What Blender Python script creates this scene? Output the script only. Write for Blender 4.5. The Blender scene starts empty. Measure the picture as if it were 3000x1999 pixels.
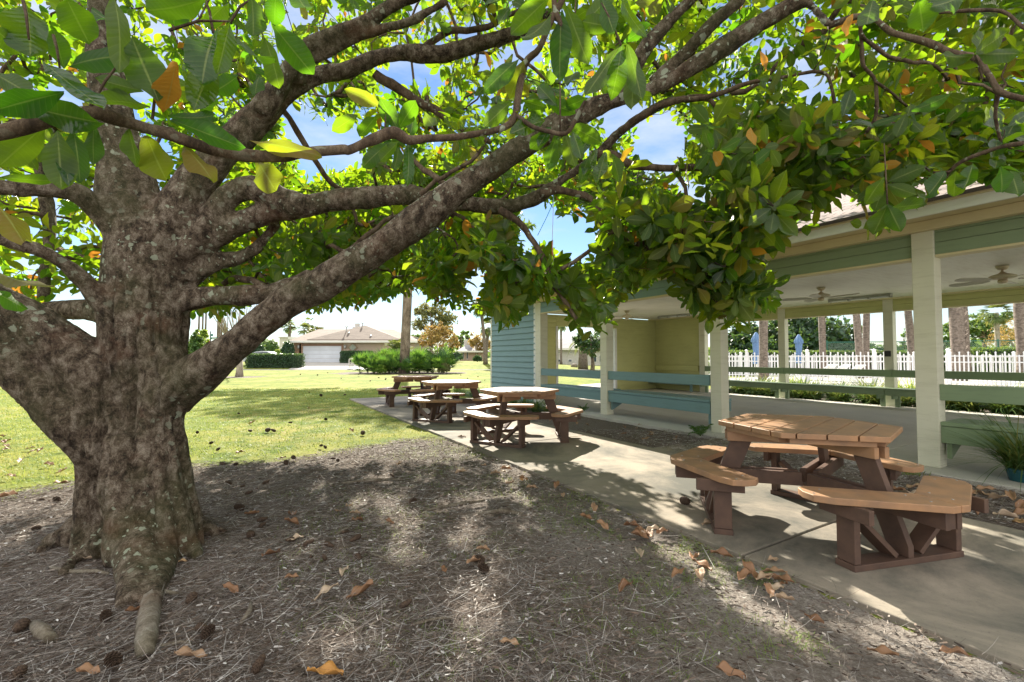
import bpy, bmesh, math, random
import numpy as np
from mathutils import Vector, Matrix, noise as mnoise
R = math.radians
random.seed(7); rng = np.random.default_rng(11)
sc = bpy.context.scene
col = sc.collection
# ------------------------------------------------------------ camera
FPX, H = 1333.0, 1.2
PITCH = math.atan(45.5 / FPX)
cam = bpy.data.objects.new("camera", bpy.data.cameras.new("camera"))
col.objects.link(cam)
cam.data.sensor_width = 36; cam.data.lens = 36 * FPX / 3000
cam.location = (0, 0, H); cam.rotation_euler = (R(90) + PITCH, 0, 0)
cam.data.clip_end = 2000; cam.data.clip_start = 0.05
sc.camera = cam
# ------------------------------------------------------------ sky, sun, exposure
FILL_CLOUD = 11.5
SUN_EL, SUN_AZ = 32.9, -11.5          # azimuth from +Y towards +X
w = bpy.data.worlds.new("World"); sc.world = w; w.use_nodes = True
nt = w.node_tree
sky = nt.nodes.new("ShaderNodeTexSky"); sky.sky_type = 'NISHITA'; sky.sun_disc = False
sky.sun_elevation = R(SUN_EL); sky.sun_rotation = R(SUN_AZ)
sky.air_density = 1.0; sky.dust_density = 0.0; sky.ozone_density = 3.0
bg = nt.nodes["Background"]; bg.inputs[1].default_value = 0.06
# unseen cloud glow, added behind the photographer to fill the shade
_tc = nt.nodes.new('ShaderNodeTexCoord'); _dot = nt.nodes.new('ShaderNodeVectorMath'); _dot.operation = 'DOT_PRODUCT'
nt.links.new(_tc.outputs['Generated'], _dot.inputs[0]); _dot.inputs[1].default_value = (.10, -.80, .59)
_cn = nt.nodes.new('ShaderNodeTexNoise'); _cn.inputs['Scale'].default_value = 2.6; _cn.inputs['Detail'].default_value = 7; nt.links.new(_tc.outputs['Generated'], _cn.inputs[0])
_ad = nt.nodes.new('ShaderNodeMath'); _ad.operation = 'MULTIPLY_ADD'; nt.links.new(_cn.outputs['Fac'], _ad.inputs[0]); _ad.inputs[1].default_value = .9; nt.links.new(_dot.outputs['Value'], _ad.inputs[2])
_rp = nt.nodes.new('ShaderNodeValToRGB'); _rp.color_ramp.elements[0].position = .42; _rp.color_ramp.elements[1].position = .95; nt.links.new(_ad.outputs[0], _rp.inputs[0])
_mx = nt.nodes.new('ShaderNodeMix'); _mx.data_type = 'RGBA'; nt.links.new(_rp.outputs[0], _mx.inputs[0]); nt.links.new(sky.outputs[0], _mx.inputs[6]); _mx.inputs[7].default_value = (FILL_CLOUD * 1.04, FILL_CLOUD * 1.0, FILL_CLOUD * .94, 1)
# a few thin wisps in front
_wn = nt.nodes.new('ShaderNodeTexNoise'); _wn.inputs['Scale'].default_value = 3; _wn.inputs['Detail'].default_value = 8; _wn.inputs['Roughness'].default_value = .62
_wm = nt.nodes.new('ShaderNodeMapping'); _wm.inputs['Scale'].default_value = (1, 1, 3.2); nt.links.new(_tc.outputs['Generated'], _wm.inputs[0]); nt.links.new(_wm.outputs[0], _wn.inputs[0])
_wr = nt.nodes.new('ShaderNodeValToRGB'); _wr.color_ramp.elements[0].position = .38; _wr.color_ramp.elements[1].position = .8; nt.links.new(_wn.outputs['Fac'], _wr.inputs[0])
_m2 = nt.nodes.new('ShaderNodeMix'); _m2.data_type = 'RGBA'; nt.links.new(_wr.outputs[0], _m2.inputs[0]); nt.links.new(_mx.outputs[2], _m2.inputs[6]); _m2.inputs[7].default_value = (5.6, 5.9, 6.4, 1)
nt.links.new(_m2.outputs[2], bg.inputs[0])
sun = bpy.data.objects.new("sun", bpy.data.lights.new("sun", 'SUN')); col.objects.link(sun)
sun.data.energy = 5.0; sun.data.angle = R(0.5); sun.data.color = (1, .92, .78)
sv = Vector((math.sin(R(SUN_AZ)) * math.cos(R(SUN_EL)), math.cos(R(SUN_AZ)) * math.cos(R(SUN_EL)), math.sin(R(SUN_EL))))
sun.rotation_euler = sv.to_track_quat('Z', 'Y').to_euler()
sc.view_settings.view_transform = 'Standard'; sc.view_settings.look = 'None'
sc.view_settings.exposure = 1.55; sc.view_settings.gamma = 1
sc.cycles.max_bounces = 8; sc.cycles.diffuse_bounces = 4; sc.cycles.transparent_max_bounces = 6; sc.cycles.transmission_bounces = 4
sc.cycles.use_denoising = True
sc.cycles.sample_clamp_indirect = 6

# ------------------------------------------------------------ geometry of the place
CP, SP = math.cos(PITCH), math.sin(PITCH)
def ray(x, y):
    X = x - 1500; U = -(y - 999.5)
    return Vector((X, FPX * CP - U * SP, U * CP + FPX * SP))
def P(x, y, Y):                      # a survey point of the photo at distance Y (m) ahead
    r = ray(x, y); return Vector((0, 0, H)) + r * (Y / r.y)
def G(x, y, z=0.0):
    r = ray(x, y); return Vector((0, 0, H)) + r * ((z - H) / r.z)
K = 1.275
AN = R(30.5); DN = Vector((-math.sin(AN), math.cos(AN))); NN = Vector((math.cos(AN), math.sin(AN)))
def W(c, a, z=0.0):                  # pavilion frame (across, along) to world
    return Vector((NN.x * c + DN.x * a, NN.y * c + DN.y * a, z))
def frame(x, y):
    return x * NN.x + y * NN.y, x * DN.x + y * DN.y   # c, a

# ------------------------------------------------------------ materials
class NT:
    def __init__(s, name):
        s.m = bpy.data.materials.new(name); s.m.use_nodes = True
        s.t = s.m.node_tree; s.b = s.t.nodes["Principled BSDF"]; s.o = s.t.nodes["Material Output"]
    def n(s, typ, **kw):
        n = s.t.nodes.new(typ)
        for k, v in kw.items():
            if k.startswith('i_'): 
                key = k[2:]; key = int(key) if key.isdigit() else key.replace('_', ' ')
                n.inputs[key].default_value = v
            else: setattr(n, k, v)
        return n
    def l(s, a, b): s.t.links.new(a, b)
    def coord(s, which='Object'):
        if not hasattr(s, 'tc'): s.tc = s.n('ShaderNodeTexCoord')
        return s.tc.outputs[which]
    def noise(s, scale, detail=6, rough=.6, vec=None, dist=0):
        n = s.n('ShaderNodeTexNoise'); n.inputs['Scale'].default_value = scale
        n.inputs['Detail'].default_value = detail; n.inputs['Roughness'].default_value = rough
        n.inputs['Distortion'].default_value = dist
        s.l(vec or s.coord(), n.inputs['Vector']); return n.outputs['Fac']
    def ramp(s, fac, stops):
        n = s.n('ShaderNodeValToRGB'); e = n.color_ramp.elements
        while len(e) < len(stops): e.new(.5)
        for i, (p, c) in enumerate(stops):
            e[i].position = p; e[i].color = (*c, 1) if len(c) == 3 else c
        s.l(fac, n.inputs[0]); return n.outputs[0]
    def mix(s, fac, a, b, mode='MIX'):
        n = s.n('ShaderNodeMix', data_type='RGBA', blend_type=mode)
        for sock, v in ((n.inputs[0], fac), (n.inputs[6], a), (n.inputs[7], b)):
            if hasattr(v, 'is_output') or isinstance(v, bpy.types.NodeSocket): s.l(v, sock)
            elif isinstance(v, tuple): sock.default_value = (*v, 1) if len(v) == 3 else v
            else: sock.default_value = v
        return n.outputs[2]
    def math(s, op, a, b=None, clamp=False):
        n = s.n('ShaderNodeMath', operation=op, use_clamp=clamp)
        for i, v in enumerate((a, b)):
            if v is None: continue
            if isinstance(v, bpy.types.NodeSocket): s.l(v, n.inputs[i])
            else: n.inputs[i].default_value = v
        return n.outputs[0]
    def scale(s, vec, sc_):
        n = s.n('ShaderNodeMapping'); n.inputs['Scale'].default_value = sc_; s.l(vec, n.inputs[0]); return n.outputs[0]
    def bump(s, h, strength=.3, dist=.01, prev=None):
        n = s.n('ShaderNodeBump'); n.inputs['Strength'].default_value = strength; n.inputs['Distance'].default_value = dist
        s.l(h, n.inputs['Height'])
        if prev: s.l(prev, n.inputs['Normal'])
        s.l(n.outputs[0], s.b.inputs['Normal']); return n.outputs[0]
    def attr(s, name):
        n = s.n('ShaderNodeAttribute', attribute_name=name); return n.outputs['Fac']
    def rough(s, v): s.b.inputs['Roughness'].default_value = v
    def color(s, v):
        if isinstance(v, tuple): s.b.inputs['Base Color'].default_value = (*v, 1)
        else: s.l(v, s.b.inputs['Base Color'])

def M(name, c1, c2=None, scale=4, rough=.6, bump=.15, bscale=60, bdist=.004, spec=.4, metal=0, stretch=None, fine=.35):
    s = NT(name); s.rough(rough); s.b.inputs['Specular IOR Level'].default_value = spec; s.b.inputs['Metallic'].default_value = metal
    v = s.coord()
    if stretch: v = s.scale(v, stretch)
    c2 = c2 or tuple(x * .8 for x in c1)
    f = s.noise(scale, 7, .62, v)
    c = s.ramp(f, [(.32, c2), (.66, c1)])
    if fine:
        g = s.noise(bscale, 4, .7, v)
        c = s.mix(s.math('MULTIPLY', g, fine), c, tuple(x * .55 for x in c1))
    s.color(c)
    if bump: s.bump(s.noise(bscale, 5, .6, v), bump, bdist)
    return s.m

def paint(name, c, dirt=(.25, .23, .17), amount=.5, rough=.55, grain=(1, 1, 8)):
    s = NT(name); s.rough(rough); s.b.inputs['Specular IOR Level'].default_value = .35
    v = s.coord()
    f = s.noise(2.2, 8, .7, s.scale(v, grain)); g = s.noise(14, 6, .7, v)
    base = s.ramp(s.noise(.9, 4, .5, v), [(.3, tuple(x * .86 for x in c)), (.7, c)])
    m = s.math('MULTIPLY', s.ramp(f, [(.5, (0, 0, 0)), (.78, (1, 1, 1))]), amount)
    base = s.mix(m, base, dirt)
    m2 = s.math('MULTIPLY', s.ramp(g, [(.62, (0, 0, 0)), (.8, (1, 1, 1))]), amount * .6)
    s.color(s.mix(m2, base, dirt)); s.bump(s.noise(30, 6, .7, s.scale(v, grain)), .25, .002)
    return s.m

m_post = paint('cream_paint', (.76, .74, .60), (.33, .30, .18), .35)
m_white = paint('white_trim_paint', (.80, .80, .76), (.45, .42, .33), .3)
m_soffit = paint('yellow_cream_paint', (.74, .65, .40), (.42, .33, .16), .3)
m_sage_bounce = paint('sage_paint_warm_bounce', (.27, .35, .215), (.12, .17, .12), .3)  # same sage paint as m_sage, with warm bounce light put into the colour
m_sage = paint('sage_siding_paint', (.215, .335, .345), (.12, .17, .12), .3)
m_olive = paint('olive_inner_paint', (.60, .60, .27), (.25, .24, .1), .3)
m_bench_bounce = paint('sage_bench_warm_bounce', (.25, .335, .20), (.11, .15, .11), .4)  # bench sage again, greener: warm reflected light is part of the colour
m_bench = paint('sage_bench_paint', (.20, .325, .34), (.11, .15, .11), .4)
m_ceil = paint('ceiling_paint', (.86, .83, .74), (.45, .36, .25), .45, grain=(1, 6, 1))
m_metal = M('galvanised_metal', (.5, .5, .5), (.35, .35, .34), rough=.4, metal=.8)
m_bolt = M('bolt_steel', (.45, .43, .4), rough=.35, metal=.9)
m_fan = paint('fan_enamel', (.62, .56, .40), (.35, .16, .05), .9, .4, (3, 3, 3))
m_blade = paint('fan_blade', (.62, .58, .50), (.35, .28, .2), .5)
m_tubeglass = M('lamp_tube_glass', (.85, .86, .86), rough=.2, bump=0, fine=0)
m_dark = M('dark_plaque', (.03, .03, .025), rough=.5)
m_picket = paint('white_vinyl', (.82, .83, .86), (.6, .6, .6), .15)
m_brown = M('dark_brown_plastic_lumber', (.15, .088, .062), (.085, .052, .042), scale=9, rough=.6, bscale=220, bump=.35, bdist=.002, fine=.5)
m_tan = M('tan_plastic_lumber', (.47, .26, .135), (.28, .175, .11), scale=7, rough=.5, bscale=260, bump=.25, bdist=.0015, fine=.35, stretch=(1, 1, 1))

def m_concrete(name, c1, c2, stain, samt):
    s = NT(name); s.rough(.85); s.b.inputs['Specular IOR Level'].default_value = .25
    v = s.coord()
    base = s.ramp(s.noise(1.6, 8, .65, v), [(.3, c2), (.7, c1)])
    base = s.mix(s.math('MULTIPLY', s.noise(170, 3, .8, v), .55), base, tuple(x * .45 for x in c1))
    sm = s.ramp(s.noise(.75, 9, .68, v, .6), [(.42, (0, 0, 0)), (.62, (1, 1, 1))])
    base = s.mix(s.math('MULTIPLY', sm, samt), base, stain)
    sp = s.ramp(s.noise(60, 3, .8, v), [(.60, (0, 0, 0)), (.66, (1, 1, 1))])
    s.color(s.mix(s.math('MULTIPLY', sp, .35), base, (.08, .075, .06)))
    s.bump(s.noise(190, 4, .7, v), .45, .003); return s.m
m_path = m_concrete('aged_path_concrete', (.45, .39, .31), (.31, .27, .22), (.085, .09, .08), .9)
m_slab = m_concrete('pavilion_floor_concrete', (.70, .67, .62), (.60, .57, .52), (.42, .41, .38), .25)
m_deck = m_concrete('pool_deck_concrete', (.62, .58, .53), (.52, .5, .46), (.4, .38, .35), .3)

def shingle(name, ca, cb, mortar, wdt=.30, row=.13):
    s = NT(name); s.rough(.9)
    b = s.n('ShaderNodeTexBrick'); b.offset = .5
    b.inputs['Color1'].default_value = (*ca, 1); b.inputs['Color2'].default_value = (*cb, 1); b.inputs['Mortar'].default_value = (*mortar, 1)
    b.inputs['Scale'].default_value = 1; b.inputs['Brick Width'].default_value = wdt; b.inputs['Row Height'].default_value = row
    b.inputs['Mortar Size'].default_value = .012; b.inputs['Bias'].default_value = 0
    s.l(s.coord('UV'), b.inputs[0])
    c = s.mix(s.math('MULTIPLY', s.noise(90, 4, .7), .5), b.outputs[0], tuple(x * .5 for x in ca)); s.color(c)
    s.bump(b.outputs['Fac'], -.6, .01); return s.m
m_shingle = shingle('pavilion_shingles', (.46, .37, .36), (.30, .24, .23), (.05, .04, .04))
m_shingle_h = shingle('house_shingles', (.25, .20, .165), (.17, .135, .11), (.10, .08, .07), .5, .22)
m_shingle_g = shingle('grey_shingles', (.45, .44, .46), (.33, .33, .35), (.2, .2, .2), .5, .22)
m_stucco = M('beige_stucco', (.52, .42, .33), (.46, .37, .29), scale=2, rough=.9)
m_stucco_p = M('pink_tan_stucco', (.52, .33, .22), rough=.9)
m_stucco_w = M('pale_stucco', (.62, .60, .56), rough=.9)
m_brickr = shingle('red_brick', (.42, .17, .12), (.33, .13, .09), (.45, .36, .3), .25, .08)
m_garage = paint('garage_door_white', (.72, .76, .84), (.5, .5, .5), .1)
m_glass = M('dark_window_glass', (.05, .07, .09), rough=.08, bump=0, fine=0, spec=.8)
m_green = M('sign_green', (.0, .16, .13), rough=.4, bump=0); m_red = M('sign_red', (.5, .02, .03), rough=.4, bump=0)
m_fgreen = M('green_vinyl_wire', (.03, .17, .12), rough=.5, bump=0)
m_blue = M('umbrella_blue_cloth', (.15, .26, .47), (.11, .2, .38), rough=.8, stretch=(3, 3, .6))
m_car = M('car_paint', (.55, .58, .62), rough=.25, bump=0, spec=.7); m_rubber = M('rubber', (.02, .02, .02), rough=.8)
m_asphalt = M('asphalt', (.07, .07, .07), (.05, .05, .05), rough=.9)
m_teal = M('pot_glaze', (.02, .10, .12), rough=.25, bump=0)
m_ribc = M('cyan_ribbon', (.05, .45, .55), rough=.3, bump=0); m_ribr = M('red_ribbon', (.6, .03, .03), rough=.3, bump=0)
m_ribw = M('white_ribbon', (.75, .75, .75), rough=.3, bump=0)

def bark(name, ca, cb, cc, vs=7, hs=1.0, lichen=.0, moss=0., bumpd=.02, stretch=(1, 1, .35), sc1=9):
    s = NT(name); s.rough(.9); s.b.inputs['Specular IOR Level'].default_value = .2
    v = s.coord(); sv_ = s.scale(v, stretch)
    f1 = s.noise(sc1, 12, .78, sv_, .3); f2 = s.noise(2.2, 6, .6, v)
    c = s.ramp(f1, [(.40, ca), (.5, cb), (.63, cc)])
    c = s.mix(s.math('MULTIPLY', s.ramp(s.noise(sc1 * 9, 4, .8, v), [(.44, (1, 1, 1)), (.56, (0, 0, 0))]), .45), c, ca)
    if moss:
        mm = s.ramp(f2, [(.46, (0, 0, 0)), (.62, (1, 1, 1))]); c = s.mix(s.math('MULTIPLY', mm, moss), c, (.07, .075, .03))
        fr = s.noise(3.1, 5, .6, s.scale(v, (1, 1, 1.3))); mm = s.ramp(fr, [(.56, (0, 0, 0)), (.7, (1, 1, 1))]); c = s.mix(s.math('MULTIPLY', mm, .45), c, (.13, .055, .03))
        c = s.mix(s.math('MULTIPLY', s.ramp(s.noise(75, 3, .8, v), [(.56, (0, 0, 0)), (.7, (1, 1, 1))]), .5), c, (.24, .22, .15))
    if lichen:
        for sc_, th, seed in ((13, .26, 0), (27, .23, 3.3)):
            vo = s.n('ShaderNodeTexVoronoi'); vo.inputs['Scale'].default_value = sc_
            mp = s.n('ShaderNodeMapping'); mp.inputs['Location'].default_value = (seed, seed * 2, seed)
            dn = s.n('ShaderNodeTexNoise'); dn.inputs['Scale'].default_value = 30; s.l(v, dn.inputs[0])
            ad = s.n('ShaderNodeVectorMath', operation='MULTIPLY_ADD'); s.l(dn.outputs['Color'], ad.inputs[0]); ad.inputs[1].default_value = (.05, .05, .05); s.l(v, ad.inputs[2])
            s.l(ad.outputs[0], mp.inputs[0]); s.l(mp.outputs[0], vo.inputs['Vector'])
            spot = s.ramp(vo.outputs['Distance'], [(th - .04, (1, 1, 1)), (th, (0, 0, 0))])
            sep = s.n('ShaderNodeSeparateColor'); s.l(vo.outputs['Color'], sep.inputs[0])
            pick = s.ramp(sep.outputs[0], [(.66 - .25 * lichen, (0, 0, 0)), (.74 - .25 * lichen, (1, 1, 1))])
            blot = s.ramp(s.noise(1.3, 3, .5, v), [(.45, (0, 0, 0)), (.6, (1, 1, 1))])
            mk = s.math('MULTIPLY', s.math('MULTIPLY', spot, pick), s.math('MULTIPLY', blot, .8))
            c = s.mix(mk, c, (.40, .45, .34))
    s.color(c)
    b1 = s.bump(f1, .9, bumpd); s.bump(s.noise(60, 6, .7, sv_), .6, .006, b1); return s.m
m_bark = bark('magnolia_bark', (.028, .020, .015), (.15, .11, .078), (.40, .34, .27), lichen=1.25, moss=.5, bumpd=.035, stretch=(1, 1, .75), sc1=19)
m_twig = bark('twig_bark', (.05, .035, .025), (.13, .09, .06), (.22, .17, .12), lichen=.5, bumpd=.006, sc1=20)
m_root = bark('root_bark', (.10, .08, .06), (.22, .19, .15), (.34, .31, .26), moss=.2, bumpd=.01)
m_pine = bark('pine_bark', (.07, .055, .045), (.23, .18, .14), (.36, .30, .25), bumpd=.03, sc1=3)
m_palmt = bark('palm_trunk', (.09, .075, .065), (.22, .18, .15), (.34, .29, .25), bumpd=.02, sc1=7, stretch=(1, 1, 1.5))
m_pale = bark('pale_bark', (.2, .17, .13), (.38, .33, .27), (.5, .45, .38), bumpd=.01)

def leafmat(name, top, under, trans, old=None, gloss=.28, tf=.4, veins=True, topvar=1.7, bend=None):
    s = NT(name)
    rn = s.attr('rnd'); geo = s.n('ShaderNodeNewGeometry'); v = s.coord('UV')
    t1 = s.mix(rn, top, tuple(x * topvar for x in top))
    u1 = s.ramp(rn, [(0, under[0]), (.62, under[1]), (1, under[2])])
    spots = s.ramp(s.noise(70, 4, .7), [(.6, (0, 0, 0)), (.72, (1, 1, 1))])
    u1 = s.mix(s.math('MULTIPLY', spots, .35), u1, tuple(x * .6 for x in under[1]))
    c = s.mix(geo.outputs['Backfacing'], t1, u1)
    if old:
        om = s.ramp(rn, [(.965, (0, 0, 0)), (.975, (1, 1, 1))]); c = s.mix(om, c, old)
    if veins:
        sx = s.n('ShaderNodeSeparateXYZ'); s.l(v, sx.inputs[0])
        au = s.math('ABSOLUTE', sx.outputs[0])
        mid = s.ramp(au, [(.03, (1, 1, 1)), (.075, (0, 0, 0))]); c = s.mix(s.math('MULTIPLY', mid, .55), c, (.30, .33, .10))
        vw = s.math('ADD', s.math('MULTIPLY', au, -7.0), s.math('MULTIPLY', sx.outputs[1], 75.0)); si = s.math('SINE', vw)
        vv = s.ramp(si, [(.82, (0, 0, 0)), (1, (1, 1, 1))]); c = s.mix(s.math('MULTIPLY', vv, .16), c, (.25, .3, .08))
        s.bump(si, .18, .002)
    s.color(c)
    rg = s.ramp(geo.outputs['Backfacing'], [(0, (gloss,) * 3), (1, (.65,) * 3)]); s.l(rg, s.b.inputs['Roughness'])
    s.b.inputs['Specular IOR Level'].default_value = .5
    tr = s.n('ShaderNodeBsdfTranslucent'); tc = s.mix(rn, trans[0], trans[1])
    if old: tc = s.mix(om, tc, (.6, .25, .03))
    s.l(tc, tr.inputs['Color'])
    mx = s.n('ShaderNodeMixShader'); mx.inputs[0].default_value = tf
    s.l(s.b.outputs[0], mx.inputs[1]); s.l(tr.outputs[0], mx.inputs[2]); s.l(mx.outputs[0], s.o.inputs['Surface']); return s.m
m_leaf = leafmat('magnolia_leaf', (.004, .024, .006), ((.016, .048, .006), (.036, .055, .009), (.20, .070, .014)), ((.16, .50, .01), (.68, .86, .02)), old=(.42, .22, .015), tf=.36, gloss=.2, topvar=2.0)
m_foli_dark = leafmat('dark_foliage', (.022, .055, .025), ((.03, .06, .025), (.05, .08, .03), (.07, .08, .03)), ((.12, .25, .04), (.2, .3, .05)), veins=False, tf=.25, gloss=.4)
m_foli_mid = leafmat('mid_foliage', (.05, .11, .03), ((.06, .11, .03), (.08, .13, .035), (.10, .13, .04)), ((.22, .38, .05), (.35, .42, .07)), veins=False, tf=.3, gloss=.5)
m_foli_oliv = leafmat('olive_foliage', (.09, .11, .035), ((.10, .11, .04), (.14, .13, .045), (.17, .14, .05)), ((.30, .32, .07), (.42, .34, .09)), veins=False, tf=.3, gloss=.6)
m_foli_gold = leafmat('golden_foliage', (.22, .17, .05), ((.22, .17, .06), (.28, .17, .06), (.32, .16, .06)), ((.45, .35, .1), (.6, .35, .1)), veins=False, tf=.35, gloss=.6)
m_foli_lime = leafmat('lime_foliage', (.12, .20, .03), ((.12, .2, .03), (.17, .24, .04), (.2, .24, .05)), ((.4, .55, .08), (.55, .6, .1)), veins=False, tf=.4, gloss=.5)
m_palm = leafmat('palmetto_leaf', (.03, .085, .018), ((.035, .09, .02), (.05, .12, .025), (.08, .13, .03)), ((.16, .38, .03), (.28, .46, .05)), veins=False, tf=.28, gloss=.4)
m_palmfar = leafmat('palm_frond', (.06, .10, .035), ((.07, .11, .04), (.10, .13, .045), (.2, .16, .06)), ((.25, .35, .06), (.4, .4, .1)), veins=False, tf=.3, gloss=.5)
m_blade_g = leafmat('grass_blade', (.10, .17, .025), ((.10, .17, .03), (.16, .2, .04), (.3, .27, .09)), ((.35, .5, .06), (.6, .55, .15)), veins=False, tf=.35, gloss=.6)
m_liri = leafmat('liriope_leaf', (.03, .085, .025), ((.04, .09, .03), (.07, .12, .035), (.25, .24, .08)), ((.2, .38, .05), (.5, .5, .12)), veins=False, tf=.3, gloss=.4)
m_hedge = m_foli_dark
def dryleafmat():
    s = NT('dry_leaf'); s.rough(.6)
    oi = s.n('ShaderNodeObjectInfo'); v = s.coord('UV')
    c = s.ramp(oi.outputs['Random'], [(0, (.20, .10, .05)), (.35, (.34, .19, .10)), (.7, (.46, .33, .22)), (.97, (.52, .42, .31)), (1, (.6, .28, .05))])
    c = s.mix(s.math('MULTIPLY', s.noise(30, 5, .7), .5), c, (.16, .08, .04)); s.color(c)
    s.bump(s.noise(60, 4, .6), .3, .003); return s.m
m_dry = dryleafmat()
m_cone = M('pine_cone_scales', (.11, .07, .045), (.035, .022, .017), scale=60, rough=.8)
def strawmat():
    s = NT('pine_straw'); s.rough(.75); rn = s.attr('rnd')
    s.color(s.ramp(rn, [(0, (.05, .036, .03)), (.3, (.17, .12, .09)), (.5, (.30, .26, .23)), (.75, (.48, .46, .44)), (1, (.68, .67, .66))])); return s.m
m_straw = strawmat()

# ------------------------------------------------------------ tagging and mesh helpers
def tag(o, label=None, cat=None, group=None, kind=None):
    if label: o['label'] = label
    if cat: o['category'] = cat
    if group: o['group'] = group
    if kind: o['kind'] = kind
    return o
def empty(name, loc=(0, 0, 0), rz=0, label=None, cat=None, group=None):
    o = bpy.data.objects.new(name, None); col.objects.link(o); o.location = loc; o.rotation_euler = (0, 0, rz)
    o.empty_display_size = .1
    return tag(o, label, cat, group)
def link(name, me, parent=None, mats=()):
    o = bpy.data.objects.new(name, me); col.objects.link(o)
    for m in mats: me.materials.append(m)
    if parent: o.parent = parent
    return o
def copy_tree(o, parent=None):
    c = o.copy(); col.objects.link(c)
    if parent is not None: c.parent = parent
    for ch in list(o.children): copy_tree(ch, c)
    return c
class MB:
    def __init__(s): s.v = []; s.f = []; s.mi = []; s.uv = {}; s.cur = 0
    def add(s, vs, fs):
        b = len(s.v); s.v += [tuple(v) for v in vs]
        for f in fs: s.f.append(tuple(b + i for i in f)); s.mi.append(s.cur)
    def box(s, x0, x1, y0, y1, z0, z1):
        vs = [(x, y, z) for z in (z0, z1) for x, y in ((x0, y0), (x1, y0), (x1, y1), (x0, y1))]
        s.add(vs, [(3, 2, 1, 0), (4, 5, 6, 7), (0, 1, 5, 4), (1, 2, 6, 5), (2, 3, 7, 6), (3, 0, 4, 7)])
    def obox(s, c, ax, ay, az, hx, hy, hz):
        c = Vector(c); ax = Vector(ax).normalized(); ay = Vector(ay).normalized(); az = Vector(az).normalized()
        vs = [c + ax * (sx * hx) + ay * (sy * hy) + az * (sz * hz) for sz in (-1, 1) for sx, sy in ((-1, -1), (1, -1), (1, 1), (-1, 1))]
        s.add(vs, [(3, 2, 1, 0), (4, 5, 6, 7), (0, 1, 5, 4), (1, 2, 6, 5), (2, 3, 7, 6), (3, 0, 4, 7)])
    def bar(s, p, q, wd, th, side=None):
        p = Vector(p); q = Vector(q); d = (q - p); L = d.length; d.normalize()
        sd = Vector(side) if side is not None else d.cross(Vector((0, 0, 1)))
        if sd.length < 1e-4: sd = Vector((1, 0, 0))
        sd = (sd - d * sd.dot(d)).normalized(); up = sd.cross(d)
        s.obox((p + q) / 2, d, sd, up, L / 2, wd / 2, th / 2)
    def prism(s, pts, z0, z1):
        n = len(pts); a = sum(pts[i][0] * pts[(i + 1) % n][1] - pts[(i + 1) % n][0] * pts[i][1] for i in range(n))
        if a < 0: pts = pts[::-1]
        s.add([(x, y, z0) for x, y in pts] + [(x, y, z1) for x, y in pts],
              [tuple(range(n))[::-1], tuple(range(n, 2 * n))] + [(i, (i + 1) % n, n + (i + 1) % n, n + i) for i in range(n)])
    def tube(s, pts, rad, n=8, cap=True):
        pts = [Vector(p) for p in pts]; m = len(pts); rings = []
        up = Vector((0, 0, 1)); prev = None
        for i, p in enumerate(pts):
            d = (pts[min(i + 1, m - 1)] - pts[max(i - 1, 0)]).normalized()
            if prev is None:
                sd = d.cross(up); sd = sd if sd.length > .1 else d.cross(Vector((1, 0, 0)))
            else: sd = prev - d * prev.dot(d)
            sd.normalize(); prev = sd; u = d.cross(sd)
            r = rad[i] if hasattr(rad, '__len__') else rad
            rings += [p + sd * (r * math.cos(t)) + u * (r * math.sin(t)) for t in [2 * math.pi * k / n for k in range(n)]]
        fs = [(i * n + k, i * n + (k + 1) % n, (i + 1) * n + (k + 1) % n, (i + 1) * n + k) for i in range(m - 1) for k in range(n)]
        fs = [f[::-1] for f in fs]
        if cap: fs += [tuple(range(n)), tuple(range((m - 1) * n, m * n))[::-1]]
        s.add(rings, fs)
    def lathe(s, prof, n=16, c=(0, 0, 0), lobes=None):
        c = Vector(c); vs = []
        for r, z in prof:
            for k in range(n):
                t = 2 * math.pi * k / n; rr = r * (lobes(t, z) if lobes else 1)
                vs.append(c + Vector((rr * math.cos(t), rr * math.sin(t), z)))
        m = len(prof); s.add(vs, [(i * n + k, i * n + (k + 1) % n, (i + 1) * n + (k + 1) % n, (i + 1) * n + k) for i in range(m - 1) for k in range(n)] + [tuple(range(n))[::-1], tuple(range((m - 1) * n, m * n))])
    def build(s, name, mats, parent=None, bevel=0, smooth=False, seg=2):
        me = bpy.data.meshes.new(name); me.from_pydata(s.v, [], s.f); me.update()
        o = link(name, me, parent, mats if isinstance(mats, (list, tuple)) else [mats])
        if isinstance(mats, (list, tuple)): me.polygons.foreach_set('material_index', s.mi)
        if smooth: me.shade_smooth()
        if bevel:
            b = o.modifiers.new('bevel', 'BEVEL'); b.width = bevel; b.segments = seg; b.limit_method = 'ANGLE'; b.angle_limit = R(30)
            if not smooth: me.shade_smooth()
            b.harden_normals = True
        return o
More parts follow.
